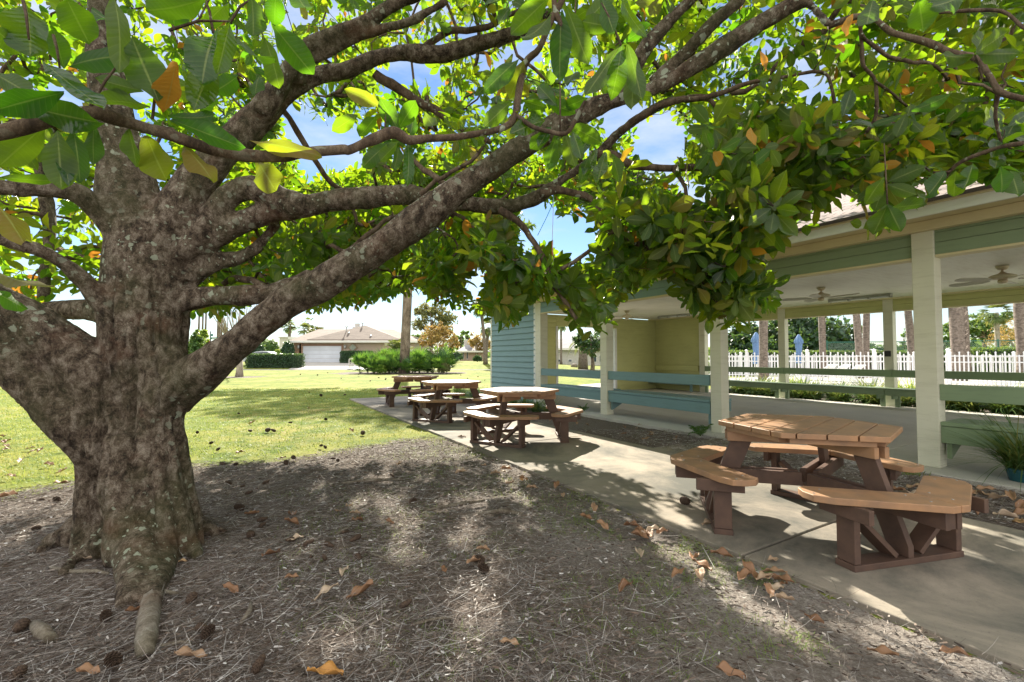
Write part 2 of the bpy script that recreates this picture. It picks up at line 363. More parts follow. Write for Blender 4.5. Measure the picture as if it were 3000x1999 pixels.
def npmesh(name, V, F, mats, parent=None, rnd=None, uv=None, smooth=False, mi=None):
    me = bpy.data.meshes.new(name); V = np.asarray(V, np.float32).reshape(-1, 3); F = np.asarray(F, np.int32); k = F.shape[1]
    me.vertices.add(len(V)); me.vertices.foreach_set('co', V.ravel())
    me.loops.add(F.size); me.loops.foreach_set('vertex_index', F.ravel())
    me.polygons.add(len(F)); me.polygons.foreach_set('loop_start', np.arange(0, F.size, k, dtype=np.int32))
    try: me.polygons.foreach_set('loop_total', np.full(len(F), k, np.int32))
    except Exception: pass
    me.update(calc_edges=True); me.validate()
    if rnd is not None:
        a = me.attributes.new('rnd', 'FLOAT', 'POINT'); a.data.foreach_set('value', np.asarray(rnd, np.float32))
    if uv is not None:
        l = me.uv_layers.new(name='UVMap'); l.data.foreach_set('uv', np.asarray(uv, np.float32)[F.ravel()].ravel())
    if smooth: me.shade_smooth()
    o = link(name, me, parent, mats)
    if mi is not None: me.polygons.foreach_set('material_index', np.asarray(mi, np.int32))
    return o

def nrm(a): return a / np.maximum(np.linalg.norm(a, axis=-1, keepdims=True), 1e-9)
LT = np.array([0, .12, .3, .5, .7, .88, 1.0]); LW = np.array([.06, .34, .78, 1.0, .95, .6, .03])
def leaves(B, D, N, L, Wd, curl=.15, fold=.25, nt_=7, nu=2, prof=None, wave=0.):
    """Leaf blades: base B, direction D, upper-side normal N (arrays), length, half width. -> V,F,uv,index"""
    B, D, N = (np.asarray(x, float) for x in (B, D, N)); n = len(B); D = nrm(D); N = nrm(N - D * (N * D).sum(1, keepdims=True)); S = np.cross(D, N)
    L = np.broadcast_to(L, (n,)); Wd = np.broadcast_to(Wd, (n,)); curl = np.broadcast_to(curl, (n,)); fold = np.broadcast_to(fold, (n,))
    t = np.linspace(0, 1, nt_); w_ = np.interp(t, LT, LW) if prof is None else np.interp(t, prof[0], prof[1]); u = np.linspace(-1, 1, 2 * (nu // 2) + 1 if nu > 1 else 2)
    T, U = np.meshgrid(t, u, indexing='ij'); Wt = w_[:, None] * np.abs(U) ** 1 * np.sign(U)
    ph = rng.random(n) * 6
    x = L[:, None, None] * T * (1 - .15 * np.abs(curl)[:, None, None] * T)
    z = -curl[:, None, None] * L[:, None, None] * T ** 2 + fold[:, None, None] * np.abs(Wt) * Wd[:, None, None]
    if wave: z = z + wave * Wd[:, None, None] * np.abs(U) * np.sin(T * 11 + ph[:, None, None] + U * 1.5)
    y = Wd[:, None, None] * Wt
    V = B[:, None, None, :] + D[:, None, None, :] * x[..., None] + S[:, None, None, :] * y[..., None] + N[:, None, None, :] * z[..., None]
    a, b = T.shape; idx = np.arange(a * b).reshape(a, b)
    q = np.stack([idx[:-1, :-1], idx[:-1, 1:], idx[1:, 1:], idx[1:, :-1]], -1).reshape(-1, 4)
    F = (np.arange(n)[:, None, None] * (a * b) + q[None]).reshape(-1, 4)
    uv = np.tile(np.stack([U, T], -1).reshape(-1, 2), (n, 1))
    return V.reshape(-1, 3), F, uv, a * b
def randdir(n):
    return nrm(rng.normal(size=(n, 3)))
# ============================================================ ground
def sstep(a, b, x): t = np.clip((x - a) / (b - a), 0, 1); return t * t * (3 - 2 * t)
def terr(x, y):
    return -.03 + .55 * sstep(43.5, 52, y) * (1 - sstep(8, 25, np.abs(x + 22) - 10)) 
def axis(lo, hi, f0, f1, step, grow=1.09):
    a = list(np.arange(f0, f1 + 1e-6, step)); s = step
    while a[-1] < hi: s *= grow; a.append(a[-1] + s)
    s = step
    while a[0] > lo: s *= grow; a.insert(0, a[0] - s)
    return np.array(a)
gx = axis(-260, 260, -6.5, 9, .055); gy = axis(-12, 420, .9, 15, .055)
GX, GY = np.meshgrid(gx, gy, indexing='ij')
def vnoise(x, y, s, seed=0):
    x = x * s + seed * 17.3; y = y * s + seed * 5.1; xi = np.floor(x).astype(int); yi = np.floor(y).astype(int); fx = x - xi; fy = y - yi
    fx = fx * fx * (3 - 2 * fx); fy = fy * fy * (3 - 2 * fy)
    def h(i, j):
        n = (i * 374761393 + j * 668265263 + seed * 1442695) & 0x7fffffff; n = ((n ^ (n >> 13)) * 1274126177) & 0x7fffffff
        return ((n ^ (n >> 16)) & 0xffff) / 65535.
    return (h(xi, yi) * (1 - fx) + h(xi + 1, yi) * fx) * (1 - fy) + (h(xi, yi + 1) * (1 - fx) + h(xi + 1, yi + 1) * fx) * fy
def fbm(x, y, s, o=4, seed=0): return sum(vnoise(x, y, s * 2 ** k, seed + k) / 2 ** k for k in range(o)) / (2 - 2 ** (1 - o))
def fields(x, y):
    """soil: 1 = bare mulch / sand, 0 = lawn;  straw: 1 = pine straw and chips, 0 = sandy"""
    c = x * NN.x + y * NN.y; a = x * DN.x + y * DN.y
    wob = (fbm(x, y, .8, 4, 3) - .5) * 1.6
    edge = 6.75 + wob - .75 * np.maximum(0, -.5 - c) - .25 * np.maximum(0, c - 2.0)
    soil = 1 - sstep(-1.2, 1.0, a - edge)
    soil *= (c < 2.62)
    bed = ((c > 4.6) & (c < 6.4) & (a > -4) & (a < 11.5)) | ((c > 13.3) & (c < 17.2) & (a > -6) & (a < 11))
    soil = np.maximum(soil, bed * 1.0)
    pad = np.clip(1 - np.hypot(x + 8.3, (y - 34) * 1.6) / 5.4, 0, 1); soil = np.maximum(soil, sstep(0, .12, pad))
    pad = 1 - np.hypot(x + 16.2, y - 27.5) / 1.5; soil = np.maximum(soil, sstep(0, .3, pad))
    straw = np.clip(1.15 - sstep(-.9, 1.2, x + wob * .8 - .10 * (3 - y)), 0, 1)
    straw = np.where(bed, 1, straw)
    return soil, straw
SO, ST = fields(GX, GY)
near = (GY > .5) & (GY < 16) & (np.abs(GX) < 10)
hz = terr(GX, GY) + near * SO * ((fbm(GX, GY, 5, 4, 9) - .5) * .03 + (fbm(GX, GY, 1.1, 3, 5) - .5) * .03)
rt = np.hypot(GX + 2.45, GY - 3.0); hz += np.where(rt < 1.4, .05 * (1 - rt / 1.4), 0)
cc = GX * NN.x + GY * NN.y; aa = GX * DN.x + GY * DN.y
hz = np.where((cc > 2.45) & (cc < 14) & (aa < 13.8) & (aa > -4), np.minimum(hz, -.025), hz)
nx_, ny_ = GX.shape; idx = np.arange(nx_ * ny_).reshape(nx_, ny_)
F = np.stack([idx[:-1, :-1], idx[1:, :-1], idx[1:, 1:], idx[:-1, 1:]], -1).reshape(-1, 4)
ground = npmesh('ground', np.stack([GX, GY, hz], -1), F, [], smooth=True)
for nm, arr in (('soil', SO), ('straw', ST)):
    at = ground.data.attributes.new(nm, 'FLOAT', 'POINT'); at.data.foreach_set('value', arr.ravel().astype(np.float32))
tag(ground, kind='structure')
s = NT('lawn_and_soil'); s.rough(.95); s.b.inputs['Specular IOR Level'].default_value = .15; v = s.coord()
g1 = s.ramp(s.noise(.35, 7, .65, v), [(.34, (.13, .19, .03)), (.5, (.27, .29, .055)), (.68, (.43, .35, .12))])
g1 = s.mix(s.ramp(s.noise(1.7, 7, .7, v), [(.44, (0, 0, 0)), (.62, (1, 1, 1))]), g1, (.10, .16, .025))
g1 = s.mix(s.math('MULTIPLY', s.noise(60, 5, .8, v), .55), g1, (.10, .12, .02))
so = s.ramp(s.noise(55, 6, .8, v), [(.34, (.12, .105, .095)), (.5, (.32, .29, .265)), (.66, (.58, .55, .51))])
sc_ = s.ramp(s.noise(38, 8, .85, s.scale(v, (1, 2.2, 1)), 1.2), [(.38, (.042, .034, .03)), (.5, (.15, .125, .11)), (.62, (.42, .39, .37))])
soilc = s.mix(s.attr('straw'), so, sc_)
soilc = s.mix(s.ramp(s.noise(.9, 6, .6, v), [(.42, (1, 1, 1)), (.62, (0, 0, 0))]), soilc, s.mix(.5, soilc, (.13, .10, .075)))
mask = s.math('ADD', s.attr('soil'), s.math('MULTIPLY', s.math('SUBTRACT', s.noise(9, 7, .75, v), .5), 1.5))
mask = s.ramp(mask, [(.42, (0, 0, 0)), (.58, (1, 1, 1))])
s.color(s.mix(mask, g1, soilc)); b1 = s.bump(s.noise(70, 6, .8, v), .9, .012); s.bump(s.noise(14, 5, .7, v), .6, .03, b1)
ground.data.materials.append(s.m)

# ---- concrete path panels (joints are real gaps), pavilion floor, pool deck, road, driveway
def strip(name, quads, z0, z1, mat, bevel=.008):
    b = MB()
    for q in quads: b.prism([tuple(W(c, a)[:2]) for c, a in q], z0, z1)
    o = b.build(name, mat, bevel=bevel); return tag(o, kind='structure')
js = [-5.6, -1.9, 1.7, 5.45, 9.25, 13.6]
qs = [[(2.62, js[i] + .009), (4.66, js[i] + .009), (4.66, js[i + 1] - .009), (2.62, js[i + 1] - .009)] for i in range(len(js) - 1)]
qs.append([(4.672, 3.30), (6.02, 3.30), (6.02, 4.27), (4.672, 4.27)])
strip('path', qs, -.12, .0, m_path)
fl = [-6, -1.3, 2.6, 6.5, 9.5, 12.25]
fq = []
for c0, c1 in ((6.03, 9.8), (9.81, 13.45)):
    fq += [[(c0, fl[i] + .005), (c1, fl[i] + .005), (c1, fl[i + 1] - .005), (c0, fl[i + 1] - .005)] for i in range(5)]
strip('pavilion_floor', fq, -.14, .018, m_slab)
strip('path', [[(13.46, -6), (13.60, -6), (13.60, 12.25), (13.46, 12.25)]], -.14, .006, m_slab)
strip('pool_deck', [[(17.4, -8), (34, -8), (34, 16), (17.4, 16)]], -.1, -.015, m_deck)
# left-hand opening of the pavilion gives onto a patch of concrete on the lawn
b = MB(); q = [G(1690, 1128), G(1760, 1122), G(1800, 1132), G(1730, 1138)]; b.prism([tuple(p[:2]) for p in q], -.1, -.012)
tag(b.build('path', m_deck), kind='structure')
b = MB(); b.prism([(-200, 41.2), (200, 41.2), (200, 43.2), (-200, 43.2)], -.5, -.022); tag(b.build('road', m_asphalt), kind='structure')
b = MB()
V = []; n = 12
for i in range(n + 1):
    y = 43.1 + (52.4 - 43.1) * i / n; z = float(terr(np.array(-20.), np.array(y))) + .03
    xl = P(840, 1080, 43).x * (1 - i / n) + P(880, 1060, 52).x * i / n; xr = P(1092, 1080, 43).x * (1 - i / n) + P(1003, 1060, 52).x * i / n
    V += [(xl, y, z), (xr, y, z)]
b.add(V, [(2 * i, 2 * i + 1, 2 * i + 3, 2 * i + 2) for i in range(n)]); tag(b.build('driveway', m_deck), kind='structure')
b = MB(); pts = [P(1312, 1068, 62), P(1320, 1068, 62), P(1362, 1081, 46), P(1342, 1082, 44)]
b.prism([(p.x, p.y) for p in pts], -.1, -.015); tag(b.build('path', m_deck), kind='structure')

# ============================================================ pavilion
ROOT = dict(loc=(0, 0, 0), rz=AN)       # local x = across (c), local y = along (a)
pav = empty('pavilion', **ROOT, label='long open park pavilion with cream posts, sage siding and a brown shingle roof', cat='pavilion')
ZB, ZT = 2.27, 2.56
def post(c, a, w_=.19):
    b = MB(); b.box(c, c + w_, a - .02, a + w_ - .02, .018, ZT + .0); b.build('post', m_post, pav, bevel=.006)
for a in (-.68, 1.9, 4.45, 7.03): post(6.36, a)
post(6.385, 9.46, .22)
for a in (-3.0, -.45, 2.16, 4.71, 7.21, 9.82): post(13.22, a)
def siding(name, p0, p1, z0, z1, out, mat, h=.152, parent=pav, board_t=.012):
    b = MB(); p0 = Vector((*p0, 0)); p1 = Vector((*p1, 0)); o = Vector((*out, 0)); n = int(math.ceil((z1 - z0) / h))
    for i in range(n):
        a0 = z0 + i * h; a1 = min(z1, a0 + h + .01)
        lo = o * (board_t + .024); hi = o * .004
        q = [p0 + lo + Vector((0, 0, a0)), p1 + lo + Vector((0, 0, a0)), p1 + hi + Vector((0, 0, a1)), p0 + hi + Vector((0, 0, a1)),
             p0 + Vector((0, 0, a0)), p1 + Vector((0, 0, a0)), p1 + Vector((0, 0, a1)), p0 + Vector((0, 0, a1))]
        b.add(q, [(0, 1, 2, 3), (4, 7, 6, 5), (0, 4, 5, 1), (3, 2, 6, 7), (0, 3, 7, 4), (1, 5, 6, 2)])
    return b.build(name, mat, parent)
# outer front wall of the end room, with corner boards
siding('wall', (6.42, 9.70), (6.42, 12.05), .0, ZT, (-1, 0), m_sage)
b = MB(); b.box(6.39, 6.50, 9.70 - .03, 9.70 + .06, .018, ZT); b.build('corner_board', m_white, pav, bevel=.004)
b = MB(); b.box(6.39, 6.55, 12.05, 12.13, .0, ZT); b.build('corner_board', m_post, pav, bevel=.004)
# far end wall with its opening, and the rear wall of the end room
siding('wall', (6.5, 12.0), (8.72, 12.0), .018, ZT, (0, -1), m_olive)
siding('wall', (8.72, 12.0), (11.34, 12.0), 2.19, ZT, (0, -1), m_olive)
siding('wall', (11.34, 12.0), (13.34, 12.0), .018, ZT, (0, -1), m_olive)
siding('wall', (13.34, 10.05), (13.34, 12.0), .018, ZT, (-1, 0), m_olive)
siding('wall', (6.5, 12.10), (8.72, 12.10), .0, ZT, (0, 1), m_sage); siding('wall', (11.34, 12.10), (13.4, 12.10), .0, ZT, (0, 1), m_sage)
siding('wall', (13.44, 10.05), (13.44, 12.05), .0, ZT, (1, 0), m_sage)
b = MB(); b.box(6.45, 8.72, 12.003, 12.097, .018, ZT); b.box(11.34, 13.4, 12.003, 12.097, .018, ZT); b.box(8.72, 11.34, 12.003, 12.097, 2.19, ZT); b.box(13.345, 13.437, 10.05, 12.0, .018, ZT); b.box(6.423, 6.48, 9.70, 12.05, .018, ZT)
b.build('wall_core', m_olive, pav)
for c0 in (8.70, 11.26):
    b = MB(); b.box(c0, c0 + .09, 11.96, 12.13, .018, 2.19); b.build('door_frame', m_white, pav, bevel=.004)
b = MB(); b.box(13.28, 13.50, 9.99, 10.06, .018, ZT); b.build('corner_board', m_white, pav, bevel=.004)
# header beams clad in sage boards with cream undersides, front and rear
def header(c, a0, a1, face, mat):
    b = MB(); zz = [ZB + .028, ZB + .155, ZT - .03, ZT]
    for i in range(3):
        b.box(c - .01 + .004 * (i == 2), c + .10, a0, a1, zz[i] + (.004 if i else 0), zz[i + 1])
    b.build('header', mat, pav, bevel=.003)
    b = MB(); b.box(c - .014, c + .13, a0, a1, ZB, ZB + .026); b.build('header_trim', m_soffit, pav, bevel=.003)
fa = [-3.2, -.68, 1.9, 4.45, 7.03, 9.46]
for i in range(5): header(6.40, fa[i] + .17 if i else -6, fa[i + 1] - .02, -1, m_sage_bounce if i < 3 else m_sage)
ra = [-3.0, -.45, 2.16, 4.71, 7.21, 9.82]
for i in range(5): header(13.26, ra[i] + .17, ra[i + 1] - .02, -1, m_olive)
# frieze, soffit, fascia, ceiling, crown trim
b = MB(); b.box(6.30, 6.62, -6, 12.14, ZT, 2.665); b.build('frieze', m_soffit, pav, bevel=.004)
b = MB(); b.box(13.10, 13.46, -6, 12.14, ZT, 2.60); b.build('frieze', m_soffit, pav, bevel=.004)
b = MB(); b.box(5.99, 6.36, -6, 12.46, 2.668, 2.69); b.box(13.46, 13.86, -6, 12.46, 2.668, 2.69); b.box(6.36, 13.46, 12.14, 12.46, 2.668, 2.69); b.build('soffit', m_soffit, pav)
b = MB(); b.box(5.955, 5.987, -6, 12.50, 2.635, 2.77); b.box(13.863, 13.895, -6, 12.50, 2.635, 2.77); b.box(5.987, 13.863, 12.463, 12.50, 2.635, 2.77); b.build('fascia', m_white, pav, bevel=.004)
b = MB(); b.box(5.925, 5.953, -6, 12.53, 2.735, 2.79); b.box(13.897, 13.925, -6, 12.53, 2.735, 2.79); b.box(5.953, 13.897, 12.502, 12.53, 2.735, 2.79); b.build('drip_edge', m_soffit, pav, bevel=.003)
b = MB(); b.box(6.62, 13.10, -6, 12.0, 2.585, 2.61); b.build('ceiling', m_ceil, pav)
# hipped shingle roof
e = [(5.88, -9), (13.97, -9), (13.97, 12.57), (5.88, 12.57)]; zr = 2.785; rz_ = 2.785 + 4.045 * .40
V = [(5.88, -9, zr), (13.97, -9, zr), (13.97, 12.57, zr), (5.88, 12.57, zr), (9.925, -9, rz_), (9.925, 12.57 - 4.045, rz_)]
def uvmesh(name, V, F, UV, mat, parent=None, thick=0):
    me = bpy.data.meshes.new(name); me.from_pydata(V, [], F); l = me.uv_layers.new(name='UVMap')
    i = 0
    for f, uvf in zip(F, UV):
        for k in range(len(f)): l.data[i].uv = uvf[k]; i += 1
    o = link(name, me, parent, [mat])
    if thick: m = o.modifiers.new('thick', 'SOLIDIFY'); m.thickness = thick; m.offset = -1
    return o
SL = math.hypot(4.045, 4.045 * .4)
uvmesh('roof', V, [(3, 0, 4, 5), (1, 2, 5, 4), (2, 3, 5)], [[(12.57, 0), (-9, 0), (-9, SL), (8.5, SL)], [(-9, 0), (12.57, 0), (8.5, SL), (-9, SL)], [(0, 0), (8.1, 0), (4.05, SL)]], m_shingle, pav, .04)

# built-in benches: each a thing
def pbench(front, a0, a1, label, m_bench=m_bench):
    t = empty('built_in_bench', **ROOT, label=label, cat='bench', group='built-in benches between the pavilion posts')
    sgn = 1 if front else -1; c0 = 6.40 if front else 13.34
    def bx(nm, ca, cb, y0, y1, z0, z1, par=t, m=m_bench, bev=.006):
        b = MB(); lo, hi = sorted((c0 + sgn * ca, c0 + sgn * cb)); b.box(lo, hi, y0, y1, z0, z1); return b.build(nm, m, par, bevel=bev)
    if front:
        bx('backrest', .0, .045, a0, a1, .735, .905)
        bx('apron', .0, .045, a0, a1, .285, .462)
        bx('seat_plank', -.01, .27, a0, a1, .466, .508); bx('seat_plank', .275, .56, a0, a1 + .0, .466, .508)
        bx('apron', .50, .545, a0, a1, .30, .462)
        for ay in (a0 + .03, a1 - .07): 
            b = MB(); b.add([(c0 + .05, ay + q, z) for q in (0, .04) for z in (.12,)] + [(c0 + .05, ay + q, .30) for q in (0, .04)] + [(c0 + .45, ay + q, .30) for q in (0, .04)], [(0, 1, 3, 2), (2, 3, 5, 4), (0, 4, 5, 1), (0, 2, 4), (1, 5, 3)])
            b.build('bracket', m_bench, t)
    else:
        bx('backrest', .125, .165, a0, a1, .715, .885)
        bx('seat_plank', .13, .40, a0, a1, .430, .468); bx('seat_plank', .405, .60, a0, a1, .430, .468)
        bx('apron', .555, .598, a0, a1, .305, .428)
        for ay in (a0 + .12, a1 - .16):
            bx('leg', .20, .26, ay, ay + .09, .018, .43); bx('bracket', .26, .54, ay + .02, ay + .06, .22, .30)
    return t
pbench(True, 7.23, 9.44, 'sage built-in bench in the narrow bay beside the blue-green siding wall')
pbench(True, 4.66, 7.01, 'sage built-in bench in front of the olive siding corner')
pbench(True, -.48, 1.88, 'sage built-in bench to the near side of the widest cream post', m_bench_bounce)
ras = [9.98, 7.41, 4.91, 2.36, -.25, -2.8]
for i, lb in enumerate(('rear built-in bench against the olive siding end of the pavilion', 'rear built-in bench under the hanging magnolia leaves in front of the closed blue umbrellas', 'rear built-in bench in front of the white fence between the two slim rear posts',
                        'rear built-in bench running behind the widest cream post', 'rear built-in bench facing the two ragged palm trunks')):
    pbench(False, ras[i + 1] - .195 if i < 5 else 0, ras[i] - .2, lb, m_bench_bounce)
t = empty('built_in_bench', **ROOT, label='short olive bench with bracket against the rear siding wall', cat='bench')
b = MB(); b.box(12.8, 13.31, 10.1, 11.95, .43, .468); b.build('seat_plank', m_olive, t, bevel=.005)
b = MB(); b.box(13.25, 13.31, 10.1, 11.95, .715, .885); b.build('backrest', m_olive, t, bevel=.005)
b = MB(); b.box(12.85, 12.89, 10.1, 11.95, .24, .428); b.build('apron', m_bench, t, bevel=.005)
b = MB(); b.box(12.95, 13.0, 10.12, 10.2, .018, .43); b.build('leg', m_bench, t)
# bolts on the rear backrest are tiny discs on the bench nearest the plaque
# plaque on the rear post
pq = empty('wall_plaque', **ROOT, label='small dark engraved plaque on the slim rear post', cat='plaque')
b = MB(); b.box(13.205, 13.219, 4.74, 4.86, 1.20, 1.335); b.build('plate', m_dark, pq, bevel=.002)
b = MB()
for i in range(8): b.box(13.2035, 13.2045, 4.755, 4.845 - .02 * (i % 3), 1.215 + i * .014, 1.219 + i * .014)
b.build('engraved_lines', M('plaque_text_grey', (.12, .12, .11), bump=0, fine=0), pq)

# ceiling fans
def make_fan():
    t = empty('ceiling_fan')
    b = MB(); b.lathe([(.03, .0), (.075, -.005), (.07, -.03), (.05, -.06), (.03, -.065)][::-1], 20); b.build('canopy', m_fan, t, smooth=True)
    b = MB(); b.tube([(0, 0, -.06), (0, 0, -.10)], .015, 8); b.lathe([(.02, -.09), (.05, -.12), (.10, -.135), (.155, -.16), (.155, -.185), (.12, -.205), (.06, -.215)][::-1], 24); b.build('motor_housing', m_fan, t, smooth=True)
    b = MB(); b.lathe([(.05, -.215), (.06, -.24), (.05, -.265), (.02, -.275)][::-1], 16); b.build('switch_cap', m_fan, t, smooth=True)
    for k in range(5):
        a = k * 2 * math.pi / 5 + .3; u = Vector((math.cos(a), math.sin(a), 0)); sd = Vector((-u.y, u.x, 0)) * .97 + Vector((0, 0, .24)); sd.normalize()
        pr = [(.16, .02), (.24, .05), (.28, .062), (.60, .068), (.66, .05), (.68, .02)]
        top = [u * r + sd * w_ + Vector((0, 0, -.215)) for r, w_ in pr] + [u * r - sd * w_ + Vector((0, 0, -.215)) for r, w_ in pr[::-1]]
        n = len(top); b = MB(); b.add(top + [p + Vector((0, 0, .008)) for p in top], [tuple(range(n))[::-1], tuple(range(n, 2 * n))] + [(i, (i + 1) % n, n + (i + 1) % n, n + i) for i in range(n)])
        b.build('blade', m_blade, t)
    return t
fp = make_fan()
for i, (a, rot, lb) in enumerate([(10.05, .2, 'cream ceiling fan in the olive siding end of the pavilion'), (7.35, 1.1, 'cream ceiling fan hidden behind the hanging leaves'), (4.68, .55, 'rusty cream ceiling fan under the middle of the ceiling'), (2.15, 1.0, 'rusty cream ceiling fan beside the widest cream post')]):
    if i == 1: continue
    o = fp if i == 0 else copy_tree(fp)
    o.location = W(9.95, a, 2.585); o.rotation_euler = (0, 0, AN + rot); tag(o, lb, 'ceiling fan', 'ceiling fans in the pavilion')
def make_lamp():
    t = empty('tube_light')
    b = MB(); b.box(-.06, .06, -.62, .62, -.045, 0); b.build('housing', m_metal, t, bevel=.005)
    b = MB()
    for x in (-.03, .03): b.tube([(x, -.58, -.062), (x, .58, -.062)], .014, 8)
    b.build('tube', m_tubeglass, t, smooth=True)
    b = MB()
    for y in (-.6, -.2, .2, .6): b.box(-.065, .065, y - .012, y + .012, -.085, -.046)
    b.build('clip', m_metal, t); return t
lp = make_lamp(); first = True
for c, a, lb in [(7.2, 8.2, 'tube light near the front edge beside the small fan'), (12.3, 10.3, 'tube light over the olive siding corner'), (7.2, 5.6, 'tube light behind the hanging magnolia leaves'), (12.2, 4.95, 'tube light behind the rusty middle fan'),
                 (7.1, 3.2, 'tube light just left of the widest cream post'), (7.0, .9, 'long tube light by the front edge beside the widest cream post')]:
    o = lp if first else copy_tree(lp); first = False; o.location = W(c, a, 2.584); o.rotation_euler = (0, 0, AN); tag(o, lb, 'light fitting', 'tube lights on the pavilion ceiling')

# ============================================================ picnic tables
def hexpt(r, deg): return Vector((r * math.cos(R(deg)), r * math.sin(R(deg)), 0))
def clip_board(x0, x1, hexr, t0=0):  # board of the hex top, in the y-range x0..x1, clipped by the hexagon with corners at 0,60..
    def hx(y): return hexr - abs(y) / math.sqrt(3)
    ys = sorted({x0, x1} | ({0} if x0 < 0 < x1 else set()))
    return [(hx(y), y) for y in ys] + [(-hx(y), y) for y in ys[::-1]]
def make_table():
    t = empty('picnic_table')
    Z1, Z0 = .714, .678; Rh = .592; wB = Rh * math.sqrt(3) / 7
    for k in range(7):
        y0 = -Rh * math.sqrt(3) / 2 + k * wB; b = MB()
        b.prism(clip_board(y0 + .004, y0 + wB - .004, Rh), Z0, Z1); b.build('tabletop_plank', m_tan, t, bevel=.005, seg=3)
    b = MB()
    for k in range(6):
        p, q = hexpt(.50, 60 * k), hexpt(.50, 60 * k + 60); dd = (q - p).normalized() * .012
        b.bar(p + dd + Vector((0, 0, .660)), q - dd + Vector((0, 0, .660)), .09, .036)
    b.build('top_frame', m_tan, t, bevel=.003)
    for k in range(3):
        u = hexpt(1, 120 * k); s_ = Vector((-u.y, u.x, 0)); Z = Vector((0, 0, 1))
        b = MB()
        for sg in (-1, 1): b.bar(u * -.10 * 0 + u * .06 + s_ * .041 * sg + Z * .607, u * .535 + s_ * .041 * sg + Z * .607, .036, .07, side=s_)
        b.build('top_bearer', m_tan, t, bevel=.003)
        # slanted leg: a board standing in the radial plane
        def rz(r, z): return u * r + Z * z
        pts = [(.335, .641), (.48, .641), (.685, .10), (.685, .037), (.575, .037)]
        b = MB(); vs = [rz(r, z) + s_ * .021 for r, z in pts] + [rz(r, z) - s_ * .021 for r, z in pts]; n = 5
        b.add(vs, [tuple(range(n)), tuple(range(n, 2 * n))[::-1]] + [(i, n + i, n + (i + 1) % n, (i + 1) % n) for i in range(n)])
        b.build('leg', m_brown, t, bevel=.004)
        b = MB()
        for sg in (-1, 1): b.bar(rz(.05, .322) + s_ * .042 * sg, rz(.90, .322) + s_ * .042 * sg, .036, .095, side=s_)
        b.bar(rz(.70, .322), rz(.895, .322), .04, .092, side=s_); b.build('crossbeam', m_brown, t, bevel=.003)
        b = MB(); b.obox(rz(.625, .018), u, s_, Z, .06, .415, .018); b.build('foot', m_brown, t, bevel=.004)
        for sg in (-1, 1):
            c0 = rz(.625, 0) + s_ * (.385 * sg)
            b = MB(); b.obox(c0 + Z * .2055, u, s_, Z, .055, .022, .1685); b.build('post', m_brown, t, bevel=.004)
            b = MB(); b.obox(c0 + s_ * (.041 * sg) + Z * .334 + u * .02, u, s_, Z, .15, .018, .040); b.build('cleat', m_brown, t, bevel=.004)
            b = MB(); b.bar(rz(.625, .052) + s_ * (.09 * sg), rz(.625, .285) + s_ * (.345 * sg), .10, .03, side=u); b.build('brace', m_brown, t, bevel=.003)
        # seat: two planks meeting at the apex
        st = MB(); 
        for sg in (-1, 1):
            # plank runs along the hexagon side; local frame: e = along side away from apex, o = outward
            ang = 120 * k + 30 * sg; o_ = hexpt(1, ang); e_ = Vector((-o_.y, o_.x, 0)) * sg
            din, dout = .612, .842; hi = din * math.tan(R(30)); ho = dout * math.tan(R(30))
            def q(along, out): v_ = o_ * out + e_ * along; return (v_.x, v_.y)
            g = .002
            # apex side (negative along): mitre from (din,-hi) to a truncated outer corner
            tr = .085
            poly = [q(-hi + g, din), q(-hi - (.935 * 0) + g - (.16 * math.tan(R(30))), din + .16)]
            # outer truncated corner: the line across the apex at radius .935
            ra_ = .937
            # point on the mitre at apex radius ra_
            ua = hexpt(ra_, 120 * k); ua = ua + (e_ * g)
            a1 = (ua.dot(e_), ua.dot(o_))
            # intersection of the truncation line (perpendicular to apex direction) with the outer edge
            apex = hexpt(1, 120 * k); ca, sa = apex.dot(o_), apex.dot(e_)
            al = (ra_ - dout * ca) / sa
            poly = [q(-hi + g, din), q(a1[0], a1[1]), q(al, dout), q(.12, dout), q(.215, dout - .03), q(.25, dout - .10), q(.25, din + .05), q(.21, din)]
            b = MB(); b.prism(poly, .376, .415); b.build('seat_plank', m_tan, t, bevel=.005, seg=3)
            b = MB()
            for al_, ou in ((-hi + .07, din + .06), (-hi - .0, din + .16), (.14, din + .06), (.20, din + .16)):
                p = o_ * ou + e_ * al_; b.lathe([(.007, .4151), (.006, .4175)], 8, (p.x, p.y, 0))
            b.build('bolt', m_bolt, t)
    return t
tb = make_table()
tspec = [((2.14, 3.33), 44, 'nearest hexagonal picnic table with tan planks, beside the widest cream post'),
         ((.11, 6.78), 0, 'second nearest hexagonal picnic table with orange edges, in front of the siding wall'),
         ((-1.20, 9.0), 4, 'third hexagonal picnic table, between the second nearest and the farthest'),
         ((-2.42, 11.45), 82, 'farthest hexagonal picnic table at the end of the concrete path by the lawn')]
for i, (xy, rot, lb) in enumerate(tspec):
    o = tb if i == 0 else copy_tree(tb)
    o.location = (*xy, .0); o.rotation_euler = (0, 0, R(rot)); tag(o, lb, 'picnic table', 'hexagonal picnic tables along the path')
